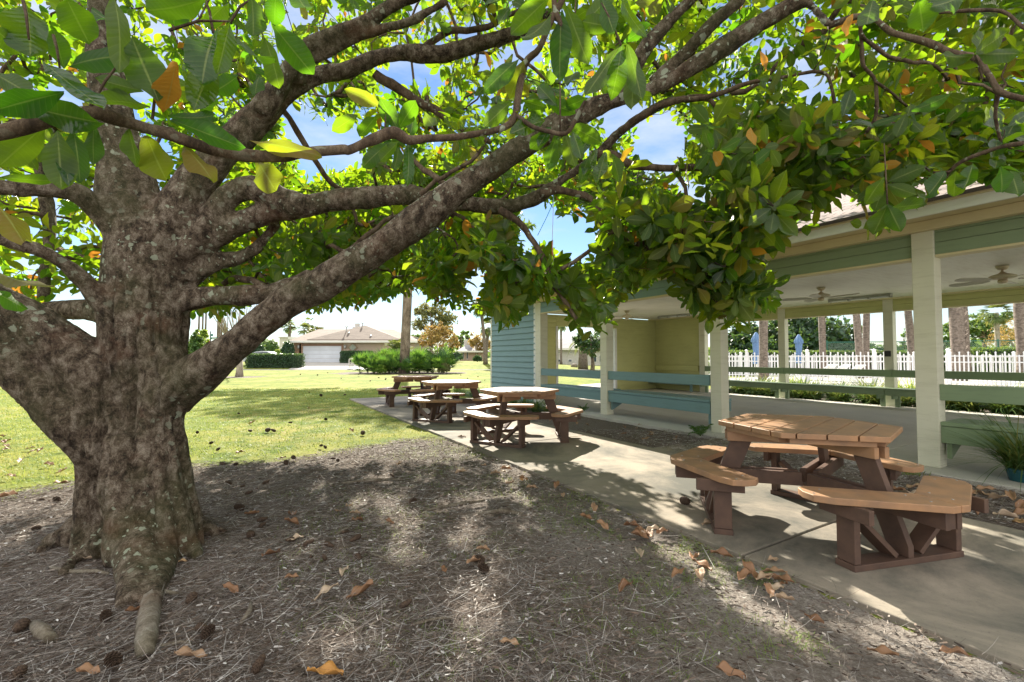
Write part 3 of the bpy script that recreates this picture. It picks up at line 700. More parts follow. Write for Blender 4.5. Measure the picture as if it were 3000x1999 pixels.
# ============================================================ the big magnolia
tree = empty('magnolia_tree', (-2.45, 3.0, 0), label='big spreading magnolia tree with a fluted lichen-spotted trunk and glossy leaves', cat='tree')
TL = Vector(tree.location)
def poly(pts, d0, d1=None, ks=1.0, rs=1.0, sub=4):
    """pts (x, y, r) surveyed on the 2353 px wide photo with distance running d0..d1 -> world points, radii (smoothed)"""
    n = len(pts); dd = d0 if hasattr(d0, '__len__') else [d0 + (d1 - d0) * i / (n - 1) for i in range(n)]
    w_ = [P(x * K, y * K, D) for (x, y, r), D in zip(pts, dd)]; rr = []
    for i, ((x, y, r), D) in enumerate(zip(pts, dd)):      # undo the wide lens's stretch towards the edges
        (xa, ya, _), (xb, yb, _) = pts[max(i - 1, 0)], pts[min(i + 1, n - 1)]; ox, oy = x * K - 1500, y * K - 999.5; tl = math.hypot(xb - xa, yb - ya) + 1e-6; ol = math.hypot(ox, oy) + 1e-6
        sn = abs((xb - xa) * oy - (yb - ya) * ox) / (tl * ol); cs = FPX / math.hypot(FPX, ol); rr.append(max(.006, r * K * D / FPX * rs * (1 - (1 - cs) * sn)))
    if n < 3: sub = 3
    out, ro = [], []
    for i in range(n - 1):
        p0, p1, p2, p3 = w_[max(i - 1, 0)], w_[i], w_[i + 1], w_[min(i + 2, n - 1)]
        for k in range(sub):
            t = k / sub; t2, t3 = t * t, t * t * t
            out.append(.5 * ((2 * p1) + (p2 - p0) * t + (2 * p0 - 5 * p1 + 4 * p2 - p3) * t2 + (3 * p1 - p0 - 3 * p2 + p3) * t3)); ro.append(rr[i] * (1 - t) + rr[i + 1] * t)
    out.append(w_[-1]); ro.append(rr[-1]); return out, ro
trunkmb = MB()
def big(pts, d0, d1=None, n=20, **kw):
    p, r = poly(pts, d0, d1, **kw); trunkmb.tube([q - TL for q in p], r, n); return p, r
SK = []      # skeleton points (world, radius): used to hang the twigs on
def sk(p, r): SK.extend([(q, rr) for q, rr in zip(p, r)])
big([(318, 1290, 122), (322, 1180, 114), (326, 1080, 104), (328, 980, 90), (330, 880, 94), (335, 780, 102), (336, 680, 106), (337, 600, 102), (335, 520, 94)], 3.02, 2.98)
big([(228, 1275, 66), (235, 1180, 62), (234, 1090, 58), (230, 1010, 56), (248, 920, 56)], 2.88, 2.95)
big([(408, 1275, 66), (395, 1180, 66), (378, 1080, 60), (368, 980, 50), (380, 900, 48), (385, 800, 44)], 2.85, 2.92)
big([(290, 1290, 50), (285, 1200, 48), (275, 1110, 46), (290, 1000, 46)], 2.68, 2.80)
big([(330, 560, 90), (302, 460, 78), (280, 360, 62), (264, 270, 52), (245, 170, 46), (235, 60, 42), (230, -60, 38)], 2.98, 2.9)
sk(*big([(372, 560, 68), (418, 470, 56), (465, 400, 50), (527, 335, 44), (585, 280, 42), (635, 225, 38), (680, 195, 32), (740, 170, 25), (800, 160, 23), (850, 138, 21), (925, 122, 18), (1010, 126, 21), (1090, 104, 19), (1190, 74, 16), (1260, 30, 13)], [2.98, 3.0, 3.02, 3.05, 3.1, 3.12, 3.15, 3.2, 3.22, 3.25, 3.25, 3.3, 3.3, 3.35, 3.4]))
sk(*big([(600, 260, 34), (650, 180, 27), (706, 105, 22), (811, 64, 20), (888, 21, 19), (968, -20, 21)], 3.05, 2.8))
sk(*big([(690, 190, 20), (706, 150, 15), (821, 88, 13), (881, 66, 13), (951, 46, 12), (1028, 0, 11)], 3.1, 2.7, n=12))
sk(*big([(385, 905, 60), (440, 872, 50), (490, 835, 44), (545, 790, 40), (650, 702, 39), (760, 640, 39), (850, 585, 38), (950, 520, 37), (1030, 455, 35), (1110, 400, 33), (1190, 345, 31), (1290, 285, 26), (1390, 240, 22), (1500, 205, 21), (1605, 146, 22), (1690, 90, 21), (1760, 45, 20), (1838, 0, 19), (1900, -40, 24)],
        [2.95, 2.9, 2.86, 2.82, 2.8, 2.78, 2.76, 2.74, 2.72, 2.7, 2.65, 2.6, 2.5, 2.4, 2.3, 2.25, 2.2, 2.15, 2.1]))
sk(*big([(1430, 220, 18), (1482, 115, 15), (1544, 43, 14), (1600, -10, 13)], 2.45, 2.3, n=12))
sk(*big([(1500, 195, 20), (1556, 141, 16), (1600, 95, 16), (1635, 55, 17), (1709, -5, 16)], 2.45, 2.2, n=12))
sk(*big([(1820, 0, 18), (1856, 8, 14), (1885, 35, 12), (1905, 60, 12)], 2.15, 2.05, n=10))
sk(*big([(390, 590, 44), (445, 560, 36), (488, 500, 30), (525, 452, 32), (565, 432, 30), (610, 440, 28), (655, 462, 26), (700, 472, 25)], 3.0, 3.05, n=14))
sk(*big([(415, 578, 36), (490, 548, 28), (545, 516, 30), (620, 490, 27), (700, 474, 26), (780, 462, 25), (860, 455, 25), (930, 448, 24), (1000, 458, 23), (1080, 470, 23), (1150, 476, 21), (1220, 462, 20), (1300, 408, 15), (1370, 355, 12), (1430, 300, 10), (1500, 252, 9), (1560, 228, 8), (1680, 213, 6)],
        [3.0, 3.05, 3.05, 3.1, 3.1, 3.12, 3.15, 3.15, 3.15, 3.12, 3.1, 3.05, 3, 2.95, 2.9, 2.85, 2.8, 2.8], n=14))
sk(*big([(430, 640, 30), (500, 602, 22), (560, 590, 20), (610, 548, 13), (655, 480, 11)], 3.05, 3.3, n=10))
sk(*big([(410, 690, 32), (490, 682, 27), (560, 680, 27), (640, 672, 28), (720, 640, 24)], 3.02, 3.1, n=14))
sk(*big([(295, 965, 84), (250, 905, 74), (200, 845, 66), (130, 785, 60), (60, 735, 52), (-10, 695, 50), (-90, 650, 48)], 2.95, 2.6))
sk(*big([(272, 1060, 82), (208, 985, 74), (130, 915, 66), (65, 862, 62), (-5, 812, 58), (-90, 760, 55)], 2.92, 2.6))
sk(*big([(300, 560, 50), (255, 520, 28), (222, 482, 24), (192, 453, 23), (150, 438, 20), (100, 435, 19), (40, 432, 22), (-60, 428, 20)], 2.9, 2.5, n=14))
sk(*big([(285, 730, 42), (235, 690, 26), (195, 650, 21), (150, 610, 18), (90, 575, 16), (0, 550, 15), (-70, 530, 16)], 2.85, 2.4, n=14))
sk(*big([(98, 690, 17), (104, 620, 17), (114, 550, 18), (110, 480, 17), (88, 380, 15), (70, 280, 13)], 3.5, 3.6, n=12))
sk(*big([(280, 735, 40), (225, 714, 27), (170, 712, 26), (115, 716, 24), (50, 742, 21)], 3.1, 3.5, n=12))
# surface roots: (world x, y on the ground, radius)
def root(pts, rad, lift=.0, n=12, mb=None):
    ws = [G(x, y, 0) for x, y in pts]; ws = [Vector((p.x, p.y, r_ * .25 + lift * (i == 0))) - TL for i, (p, r_) in enumerate(zip(ws, rad))]
    (mb or trunkmb).tube(ws, rad, n)
root([(400, 1560), (455, 1640), (458, 1690), (448, 1745), (440, 1790)], [.16, .12, .085, .055, .045], .25)
root([(330, 1600), (290, 1640), (230, 1640), (170, 1690)], [.13, .10, .06, .035], .12)
root([(300, 1560), (200, 1600), (140, 1600), (122, 1620)], [.12, .09, .055, .03], .12)
root([(480, 1540), (555, 1560), (620, 1570), (665, 1560)], [.14, .10, .05, .02], .15)
root([(480, 1580), (560, 1610), (575, 1640)], [.12, .07, .04], .1)
root([(420, 1600), (400, 1700), (370, 1780)], [.13, .10, .05], .15)
trk = trunkmb.build('trunk_source', m_bark)
rm = trk.modifiers.new('remesh', 'REMESH'); rm.mode = 'VOXEL'; rm.voxel_size = .017; rm.adaptivity = 0
sm = trk.modifiers.new('smooth', 'SMOOTH'); sm.iterations = 7; sm.factor = .5
dg = bpy.context.evaluated_depsgraph_get(); ev = trk.evaluated_get(dg)
me = bpy.data.meshes.new_from_object(ev); n = len(me.vertices)
co = np.empty(n * 3, np.float32); me.vertices.foreach_get('co', co); co = co.reshape(-1, 3)
no = np.empty(n * 3, np.float32); me.vertices.foreach_get('normal', no); no = no.reshape(-1, 3)
bpy.data.objects.remove(trk)
th = np.arctan2(co[:, 1], co[:, 0] + .0); zz = co[:, 2]; rad_ = np.hypot(co[:, 0], co[:, 1])
onTrunk = np.clip((.75 - rad_) / .3, 0, 1) * np.clip((1.9 - zz) / .5, 0, 1)
a_ = fbm(th * 2.6 + zz * .35 + 9, zz * .55 + 4, 1.4, 3, 2); ridge = 1 - np.abs(2 * a_ - 1)
disp = onTrunk * (-.065 * np.clip(ridge - .80, 0, 1) * 5 * .5 + .012)
h1 = fbm(co[:, 0] * 1 + co[:, 1] * .7 + 50, co[:, 2] * .6 + co[:, 1] * .7 + 50, 9, 4, 6); disp += (h1 - .5) * .026
h2 = fbm(co[:, 0] + co[:, 1] * .8 + 20, co[:, 2] - co[:, 1] * .6 + 20, 3.1, 2, 8); disp += (h2 - .5) * .045 * np.clip(rad_ * .3 + .4, 0, 1)
co = co + no * disp[:, None]
me.vertices.foreach_set('co', co.ravel()); me.shade_smooth(); me.materials.clear(); me.name = 'trunk'
link('trunk', me, tree, [m_bark])

# secondary branches, each its own part
def branch(pts, d0, d1=None, mat=m_twig, n=8, sub=4, **kw):
    p, r = poly(pts, d0, d1, sub=sub, **kw); sk(p, r)
    q = [Vector(x) + Vector((mnoise.noise(x * 9), mnoise.noise(x * 9 + Vector((5, 5, 5))), mnoise.noise(x * 9 + Vector((9, 1, 5))))) * min(.02, rr * .9) for x, rr in zip(p, r)]
    rr = [a * (1 + .25 * mnoise.noise(x * 16)) for a, x in zip(r, p)]
    b = MB(); b.tube([x - TL for x in q], rr, n); b.build('branch', mat, tree, smooth=True)
branch([(-90, 330, 20), (60, 290, 20), (200, 262, 19), (250, 268, 18), (310, 284, 16), (388, 312, 14), (490, 338, 15), (560, 356, 16), (640, 358, 14), (720, 354, 13), (785, 342, 12), (804, 342, 12), (855, 322, 13), (898, 304, 15), (944, 324, 12), (1020, 316, 9), (1108, 306, 8), (1160, 292, 8), (1185, 262, 8), (1206, 150, 8), (1240, 110, 8), (1268, 42, 8), (1295, -10, 7)], [.95, 1.0, 1.05, 1.1, 1.15, 1.15, 1.2, 1.25, 1.3, 1.33, 1.36, 1.38, 1.4, 1.42, 1.45, 1.48, 1.5, 1.5, 1.5, 1.48, 1.45, 1.42, 1.4], n=12)
branch([(1185, 262, 6), (1220, 288, 6), (1262, 302, 6), (1288, 308, 6), (1310, 297, 5), (1345, 232, 4)], 1.5, 1.42)
branch([(1295, 70, 7), (1275, 20, 7), (1268, -30, 6)], 1.42, 1.4)
branch([(860, 168, 11), (916, 206, 12), (996, 252, 10), (1066, 297, 8), (1130, 330, 6)], 3.3, 3.6)
branch([(975, 105, 8), (1038, 74, 9), (1108, 66, 9), (1171, 35, 7), (1230, 0, 6)], 3.3, 3.3)
branch([(1110, 400, 9), (1040, 430, 8), (990, 400, 7), (950, 370, 5)], 2.9, 3.2)
branch([(960, 450, 7), (1000, 420, 6), (1080, 370, 5), (1110, 340, 4)], 3.0, 3.0)
branch([(1240, 445, 12), (1300, 440, 10), (1367, 463, 8), (1385, 515, 7), (1455, 555, 7), (1560, 613, 6), (1620, 660, 5), (1665, 715, 4)], 3.0, 2.7)
branch([(1360, 355, 10), (1400, 352, 10), (1452, 380, 10), (1544, 386, 9), (1680, 383, 8), (1760, 370, 7), (1857, 346, 5), (1960, 368, 5), (2050, 390, 4)], 2.9, 2.5)
branch([(1430, 300, 9), (1480, 262, 9), (1544, 233, 8), (1642, 220, 7), (1716, 193, 6), (1790, 180, 5), (1887, 165, 5), (1912, 208, 5), (1924, 294, 4)], 2.8, 2.4)
branch([(1905, 60, 9), (1960, 40, 8), (2013, 45, 9), (2052, 80, 9), (2115, 91, 10), (2164, 116, 10), (2248, 140, 10), (2269, 175, 9), (2297, 213, 9), (2353, 228, 9), (2420, 240, 8)], 2.1, 1.7)
branch([(2293, 215, 6), (2288, 270, 5), (2300, 320, 4)], 1.8, 1.9)
branch([(1975, 60, 6), (1982, 100, 5), (1985, 150, 6), (2013, 189, 5), (2013, 266, 5), (1992, 305, 4)], 2.1, 2.3)
branch([(1980, 80, 6), (1998, 95, 6), (2041, 130, 6), (2094, 144, 6), (2143, 147, 5), (2178, 182, 4)], 2.1, 2.3)
branch([(2013, 189, 5), (2050, 215, 4), (2083, 245, 4)], 2.2, 2.4)
branch([(2130, 30, 5), (2199, 28, 5), (2300, 26, 6), (2353, 66, 6), (2400, 90, 5)], 1.9, 1.7)
branch([(1569, 231, 7), (1625, 228, 6), (1653, 259, 6), (1700, 265, 6), (1779, 270, 5), (1827, 290, 4)], 2.8, 2.6)
branch([(1544, 386, 6), (1576, 431, 5), (1576, 516, 5), (1600, 570, 5), (1622, 621, 4)], 2.75, 2.6)
branch([(1857, 346, 5), (1900, 380, 5), (1960, 430, 5), (2020, 470, 4), (2050, 500, 3)], 2.5, 2.4)
branch([(1700, 385, 6), (1740, 430, 6), (1800, 500, 5), (1830, 540, 4)], 2.6, 2.5)
branch([(1150, 480, 10), (1200, 520, 8), (1232, 570, 7), (1252, 612, 7), (1280, 667, 6), (1311, 712, 5), (1333, 744, 4)], 3.05, 2.9)
branch([(1000, 465, 8), (1080, 520, 7), (1140, 580, 6), (1180, 640, 5), (1195, 700, 4)], 3.3, 3.5)
branch([(1290, 620, 5), (1350, 580, 5), (1400, 540, 4), (1440, 500, 4)], 2.9, 2.8)
branch([(640, 680, 9), (560, 640, 8), (500, 660, 6), (470, 700, 5)], 3.2, 3.5)
branch([(740, 640, 8), (820, 560, 7), (900, 500, 6), (960, 520, 5)], 3.2, 3.7)
branch([(2353, 330, 6), (2280, 345, 5), (2200, 380, 5), (2150, 430, 4)], 2.0, 2.3)
branch([(630, 230, 8), (700, 330, 7), (760, 420, 6), (800, 440, 5)], 3.3, 3.9)
# bare roots lying in the pine straw near the trunk: pale, each its own part
for pts, rd in (([(452, 1730), (440, 1780), (432, 1840), (428, 1890), (425, 1925)], [.04, .045, .043, .040, .03]), ([(100, 1838), (125, 1862), (155, 1885)], [.02, .03, .02]), ([(345, 1740), (430, 1730), (520, 1748)], [.012, .013, .01]), ([(345, 1778), (395, 1745), (470, 1750)], [.01, .012, .008]), ([(150, 1670), (210, 1682), (280, 1680), (320, 1688)], [.01, .012, .012, .008]),
                ([(1000, 1420), (1080, 1412), (1180, 1408)], [.01, .02, .008]), ([(1250, 1500), (1330, 1485), (1420, 1470)], [.01, .018, .01]), ([(1400, 1510), (1470, 1502), (1530, 1510)], [.01, .022, .01])):
    ws = [G(x, y, 0) for x, y in pts]; b = MB(); b.tube([Vector((p.x, p.y, .012)) - TL for p in ws], rd, 8); b.build('root', m_root, tree, smooth=True)
SKP = np.array([tuple(q) for q, r in SK])

# ---- foliage: rosettes of leathery leaves at the twig tips
def rosettes(tips, axes, nl, L, Wd, droop=.0, open_=(50, 95), seedspread=.012):
    Bs, Ds, Ns, Ls, Ws, Rn = [], [], [], [], [], []
    for t, a, L_, W_ in zip(tips, axes, L, Wd):
        a = Vector(a).normalized(); u = a.orthogonal().normalized(); v_ = a.cross(u); k = int(nl + random.randint(-2, 2)); ph = random.random() * 6.28
        base = random.random()
        for i in range(k):
            g = ph + i * 2.4; th_ = R(open_[0] + (open_[1] - open_[0]) * (i / max(k - 1, 1)) + random.uniform(-10, 10))
            rdir = u * math.cos(g) + v_ * math.sin(g); d = a * math.cos(th_) + rdir * math.sin(th_); d.z -= droop * random.uniform(.3, 1.2); d.normalize()
            nn = a * math.sin(th_) - rdir * math.cos(th_) + Vector((random.gauss(0, .22), random.gauss(0, .22), random.gauss(0, .22)))
            Bs.append(Vector(t) + d * .015 - a * (i * seedspread)); Ds.append(d); Ns.append(nn); s_ = random.uniform(.72, 1.12)
            Ls.append(L_ * s_); Ws.append(W_ * s_ * random.uniform(.85, 1.15)); Rn.append(min(.999, max(0, base * .5 + random.random() * .55)) if random.random() > .008 else .99)
    return (np.array([tuple(x) for x in q]) for q in (Bs, Ds, Ns)), np.array(Ls), np.array(Ws), np.array(Rn)
def inpoly(x, y, pl):
    c = False; j = len(pl) - 1
    for i in range(len(pl)):
        xi, yi = pl[i]; xj, yj = pl[j]
        if (yi > y) != (yj > y) and x < (xj - xi) * (y - yi) / (yj - yi) + xi: c = not c
        j = i
    return c
LOW = [(-300, 960), (60, 960), (190, 900), (215, 925), (275, 925), (285, 880), (545, 900), (563, 944), (606, 956), (645, 958), (667, 939), (693, 930), (760, 880), (930, 925), (1050, 905), (1086, 896), (1126, 900), (1165, 870), (1184, 855), (1213, 870), (1251, 883), (1295, 912), (1318, 902), (1360, 912), (1385, 915), (1433, 925), (1471, 962), (1515, 970), (1545, 955), (1558, 886), (1604, 888), (1630, 885), (1658, 960), (1724, 990), (1775, 970), (1808, 930), (1849, 888), (1873, 865), (1903, 845), (1962, 832), (2010, 948), (2048, 968), (2125, 958), (2173, 972), (2259, 934), (2311, 874), (2290, 850), (2211, 804), (2259, 750), (2321, 690), (2378, 640), (2455, 605), (2505, 625), (2531, 672), (2594, 700), (2640, 680), (2690, 590), (2750, 545), (2857, 545), (2895, 566), (3000, 570), (3300, 560)]
CAN = [(3300, -900), (-300, -900)] + LOW
GAPS = [[(820, 310), (870, 295), (900, 360), (1040, 385), (1060, 470), (980, 490), (900, 540), (870, 440)], [(1140, 190), (1170, 150), (1262, 160), (1275, 235), (1230, 255), (1140, 232)],
        [(1520, 610), (1600, 590), (1680, 640), (1750, 630), (1745, 745), (1660, 760), (1600, 700), (1530, 720)], [(1758, 310), (1850, 300), (1860, 360), (1780, 395)], [(1860, 400), (1960, 345), (2010, 370), (2000, 440), (1910, 480), (1862, 440)],
        [(2343, 185), (2420, 180), (2425, 290), (2370, 250)], [(555, 590), (625, 600), (615, 650), (556, 650)], [(1364, 790), (1410, 780), (1415, 866), (1370, 850)], [(860, 0), (900, 30), (880, 80), (850, 60)], [(2020, 500), (2060, 520), (2050, 590), (2010, 580)]]
def gap(x, y, D=0):
    if not D: return any(inpoly(x, y, g) for g in GAPS)
    m = 120 / D; return any(gap(x + m * math.cos(k * .785), y + m * math.sin(k * .785)) for k in range(8)) or gap(x, y)
# limbs the photo shows clear of leaves: keep what would hang in front of them away
LIMB = [(a, b) for a, b in zip([(395, 905), (560, 775), (850, 585), (1030, 460), (1190, 345), (1290, 285), (1500, 205), (1690, 90), (430, 580), (620, 490), (860, 455), (1080, 470), (385, 560), (530, 335), (680, 195), (850, 138), (1010, 126), (600, 260), (811, 68)],
                               [(560, 775), (850, 585), (1030, 460), (1190, 345), (1290, 285), (1500, 205), (1690, 90), (1838, 0), (620, 490), (860, 455), (1080, 470), (1300, 408), (530, 335), (680, 195), (850, 138), (1010, 126), (1190, 74), (811, 68), (968, -20)])]
def limbdist(x, y):
    m = 1e9
    for (a, b), (c, d) in LIMB:
        vx, vy = c - a, d - b; t = max(0, min(1, ((x - a) * vx + (y - b) * vy) / (vx * vx + vy * vy))); m = min(m, math.hypot(x - a - t * vx, y - b - t * vy))
    return m
tips, axes = [], []
SPOTS = [(700 + x / 1.8475, 1150 + y / 1.8475, r_) for x, y, r_ in [(640, 585, .17), (715, 580, .16), (860, 585, .19), (820, 660, .2), (915, 720, .24), (990, 680, .2), (1250, 560, .24), (1310, 600, .2), (1120, 600, .18), (1255, 740, .24), (1320, 820, .18), (825, 825, .19), (950, 920, .18), (1410, 990, .18), (1275, 1100, .2),
         (1440, 540, .18), (1215, 1290, .21), (1170, 1420, .21), (690, 1330, .2), (430, 1420, .2), (1450, 1210, .18), (300, 830, .18), (1230, 1370, .2)]] + [(1900 + x / 1.7445, 1100 + y / 1.7445, r_) for x, y, r_ in [(300, 980, .22), (560, 1190, .2), (650, 1240, .22), (760, 1250, .2), (1160, 1320, .2), (1250, 1360, .18), (200, 1450, .18), (150, 870, .24), (60, 830, .24), (1040, 1110, .16), (1180, 1140, .15), (1500, 1400, .18), (480, 1120, .2)]] + \
        [(120, 1530, .24), (200, 1500, .24), (60, 1570, .2), (270, 1480, .2), (15, 1610, .2)] + [(2150, 1240, .26), (2220, 1250, .24), (2290, 1240, .24), (2000, 1350, .24), (2080, 1370, .2), (2200, 1470, .2), (2010, 1400, .2), (2140, 1420, .24), (2250, 1530, .22), (1990, 1520, .25)]
SL_ = np.array([tuple(G(x, y, .72 if 1200 < y < 1260 and 2100 < x < 2400 else 0)) for x, y, r_ in SPOTS]); SR_ = np.array([r_ for x, y, r_ in SPOTS]); SVN = np.array(sv)
def sunlit(p):
    v_ = np.array(p) - SL_; t_ = v_ @ SVN; dd_ = np.linalg.norm(v_ - t_[:, None] * SVN, axis=1); return bool((dd_ < SR_ * .62).any())
def put(n, xr, yr, dr, cond=None, up=.5):
    k = 0; tries = 0
    while k < n and tries < n * 60:
        tries += 1; x = random.uniform(*xr); y = random.uniform(*yr); D = random.uniform(*dr)
        if not inpoly(x, y, CAN) or gap(x, y): continue
        mg = 165 / D           # keep the blades inside the outline
        if not inpoly(x, y + mg, CAN): continue
        if not inpoly(x + mg * .8, y + mg * .55, CAN) or not inpoly(x - mg * .8, y + mg * .55, CAN): continue
        if gap(x, y, D): continue
        if cond and not cond(x, y, D): continue
        if D < 3.3 and limbdist(x / K, y / K) < 58 + 40 / D and not (x > 1900 and y > 300): continue
        p = P(x, y, D)
        if p.z > 7.5 or p.z < 1.15 or sunlit(p): continue
        tips.append(p); out = Vector((p.x + 2.45, p.y - 3.0, 0)); out.normalize()
        axes.append(out * .45 + Vector((0, 0, up)) + Vector(rng.normal(size=3)) * .55); k += 1
left_clear = lambda x, y, D: not (200 < x < 570 and D < 3.2)
put(1000, (-300, 1400), (-350, 960), (3.9, 6.6), left_clear)
put(800, (500, 2200), (-300, 760), (4.6, 8.0))
put(380, (1250, 3250), (-400, 720), (2.3, 3.3))
put(640, (1800, 3250), (-400, 720), (3.0, 5.2))
put(150, (1950, 3100), (350, 760), (2.1, 2.9), up=.2)
put(200, (1280, 2320), (600, 985), (2.6, 3.6), up=.2)
put(170, (800, 1900), (480, 985), (3.2, 4.6), lambda x, y, D: limbdist(x / K, y / K) > 50, up=.2)
put(120, (500, 1400), (200, 960), (3.3, 4.6), left_clear)
put(70, (1900, 2330), (600, 975), (2.4, 3.1), up=.1)
put(60, (-300, 260), (300, 950), (3.0, 4.5))
put(260, (1350, 2150), (200, 860), (4.4, 7.6), up=.3)
# outer crown towards the sun: this is what keeps the ground round the trunk and the lens in shade
k = 0; tries = 0
while k < 2300 and tries < 90000:
    tries += 1; g_ = Vector((random.uniform(-3.6, 3.8), random.uniform(.9, 5.3), 0)); 
    if g_.x * NN.x + g_.y * NN.y > 3.2 and g_.y > 2.6: continue
    p = g_ + sv * (random.uniform(1.7, 5.2) / sv.z); r_ = p - Vector((0, 0, H)); f = r_.y * CP + r_.z * SP; px = 1500 + FPX * r_.x / f; py = 999.5 - FPX * (-r_.y * SP + r_.z * CP) / f
    if p.y > 9.6 or not inpoly(px, py + 165 / p.y, CAN) or gap(px, py, p.y) or not inpoly(px + 130 / p.y, py + 90 / p.y, CAN) or not inpoly(px - 130 / p.y, py + 90 / p.y, CAN) or sunlit(p) or (p.y < 3.4): continue
    tips.append(p); out = Vector((p.x + 2.45, p.y - 3.0, 0)).normalized(); axes.append(out * .5 + Vector((0, 0, .4)) + Vector(rng.normal(size=3)) * .5); k += 1
print('outer', k, tries)
# the part of the crown that stands above and left of the view (it shades the ground in front)
for _ in range(700):
    p = Vector((random.uniform(-8.5, 3.5), random.uniform(-1.5, 8.5), random.uniform(3.0, 7.6)))
    rr = math.hypot(p.x + 2.45, p.y - 3.2) / 6.4
    if rr > 1 or p.z > 7.8 * math.sqrt(max(0, 1 - rr * rr * .8)): continue
    r_ = p - Vector((0, 0, H)); f = r_.y * CP + r_.z * SP
    if f > .2:
        px = 1500 + FPX * r_.x / f; py = 999.5 - FPX * (-r_.y * SP + r_.z * CP) / f
        if -250 < px < 3250 and -150 < py: continue
    if sunlit(p): continue
    tips.append(p); axes.append(Vector((0, 0, .6)) + Vector(rng.normal(size=3)) * .5)
nT = len(tips); print('rosettes', nT)
Ls = [random.uniform(.10, .145) for _ in range(nT)]; Wd = [l * random.uniform(.22, .27) for l in Ls]
(Bb, Db, Nb), Ll, Ww, Rn = rosettes(tips, axes, 11, Ls, Wd, droop=.35)
V, F, uv, per = leaves(Bb, Db, Nb, Ll, Ww, curl=rng.uniform(-.05, .35, len(Ll)), fold=rng.uniform(.1, .5, len(Ll)), nt_=6, nu=2, wave=.12)
fol = npmesh('foliage', V - np.array(TL), F, [m_leaf], tree, rnd=np.repeat(Rn, per), uv=uv, smooth=True)
# twigs: every rosette joins the nearest branch or an already joined rosette, so the sprays branch and nothing floats
TP = np.array([tuple(t) for t in tips]); ds = np.array([((SKP - q) ** 2).sum(1).min() for q in TP]); order_ = np.argsort(ds); nS = len(SKP)
allp = np.concatenate([SKP, np.zeros_like(TP)]); slot = np.zeros(len(TP), int); par = np.zeros(len(TP), int); cnt = nS
for k, i in enumerate(order_):
    d2 = ((allp[:cnt] - TP[i]) ** 2).sum(1); par[i] = int(d2.argmin()); allp[cnt] = TP[i]; slot[i] = cnt; cnt += 1
inv = {slot[i]: i for i in range(len(TP))}; wt = np.ones(len(TP))
for i in order_[::-1]:
    if par[i] >= nS: wt[inv[par[i]]] += wt[i]
b = MB()
for i in order_:
    t = Vector(TP[i]); q = Vector(allp[par[i]]); v_ = q - t; L_ = v_.length; r0 = min(.016, .0022 * wt[i] ** .42); r1 = r0 * 1.15 + .001
    if par[i] >= nS: r1 = min(.018, max(r1, .0022 * wt[inv[par[i]]] ** .42))
    j1, j2 = Vector(rng.normal(size=3)) * L_ * .07, Vector(rng.normal(size=3)) * L_ * .07; sag = Vector((0, 0, -L_ * .06))
    b.tube([x - TL for x in (t, t + v_ * .33 + j1 + sag, t + v_ * .66 + j2 + sag, q)], [r0, r0 * 1.05, (r0 + r1) / 2, r1], 4 if r0 < .005 else 6, cap=False)
b.build('twigs', m_twig, tree, smooth=True)

# ---- the leaves close to the lens, blade by blade: (base, tip) on the photo, distance, width
Z1 = lambda x, y: (x / 2.24, y / 2.24); Z2 = lambda x, y: (900 + x / 2.24, y / 2.24)
NEAR = []
for bx_, by_, tx, ty, w_, side, D in [
    (170, 20, 235, 385, 160, 1, 1.0), (430, -20, 575, 275, 120, 0, 1.0), (740, -40, 870, 370, 80, 0, 1.05), (455, 435, 795, 300, 95, 0, 1.1), (420, 450, 350, 190, 70, 0, 1.15), (285, 410, 680, 745, 105, 1, .95), (420, 610, -30, 700, 95, 1, .95), (195, 700, 565, 815, 110, 1, 1.0),
    (290, 830, -10, 1090, 110, 0, 1.0), (375, 860, 415, 1265, 95, 0, .98), (480, 850, 545, 1150, 70, 0, 1.05), (615, 815, 600, 1085, 60, 0, 1.1), (1040, 660, 880, 290, 130, 0, 1.1), (985, 705, 675, 610, 80, 0, 1.1), (1150, 405, 1110, 775, 95, 2, 1.05), (1410, 215, 1290, 500, 140, 1, 1.05),
    (1510, 140, 1430, 490, 75, 1, 1.0), (1400, 390, 1270, 740, 95, 1, 1.1), (1560, 240, 1725, 550, 85, 0, 1.1), (1730, 230, 1865, 580, 80, 0, 1.12), (1780, 150, 2045, 495, 100, 0, 1.15), (1650, -20, 1680, 262, 85, 0, 1.05), (1810, -60, 1800, 175, 70, 1, 1.05), (1930, -60, 2010, 75, 80, 0, 1.1),
    (1350, -10, 900, 150, 120, 0, 1.0), (1120, 785, 1600, 975, 75, 0, 1.15), (1640, 925, 2095, 985, 70, 3, 1.3), (1690, 1055, 1790, 1225, 95, 3, 1.3), (960, 890, 1080, 1190, 120, 3, 1.15), (1205, 965, 1410, 1130, 95, 3, 1.2), (840, 850, 920, 1070, 70, 0, 1.12), (0, 1165, 390, 1205, 45, 0, .95),
    (400, 880, 450, 1200, 50, 1, 1.0), (940, 600, 560, 505, 55, 0, 1.1), (-60, 470, 185, 610, 80, 0, 1.0), (-60, 170, 150, 350, 80, 0, 1.0), (-60, 1290, 180, 1560, 130, 3, .9), (0, 100, 330, 120, 70, 0, 1.1), (600, 60, 760, 200, 90, 0, 1.1), (1150, 190, 1120, 30, 110, 0, 1.15), (1700, 500, 1660, 590, 50, 0, 1.2),
    (1300, 700, 1480, 720, 70, 0, 1.2), (500, 90, 330, 60, 80, 0, 1.1), (800, 250, 900, 420, 80, 0, 1.2), (1500, 20, 1340, 120, 70, 1, 1.1), (1100, 760, 1500, 820, 60, 0, 1.2), (1560, 500, 1440, 600, 70, 0, 1.2)]:
    NEAR.append((Z1(bx_, by_), Z1(tx, ty), w_ / 2.24, side, D))
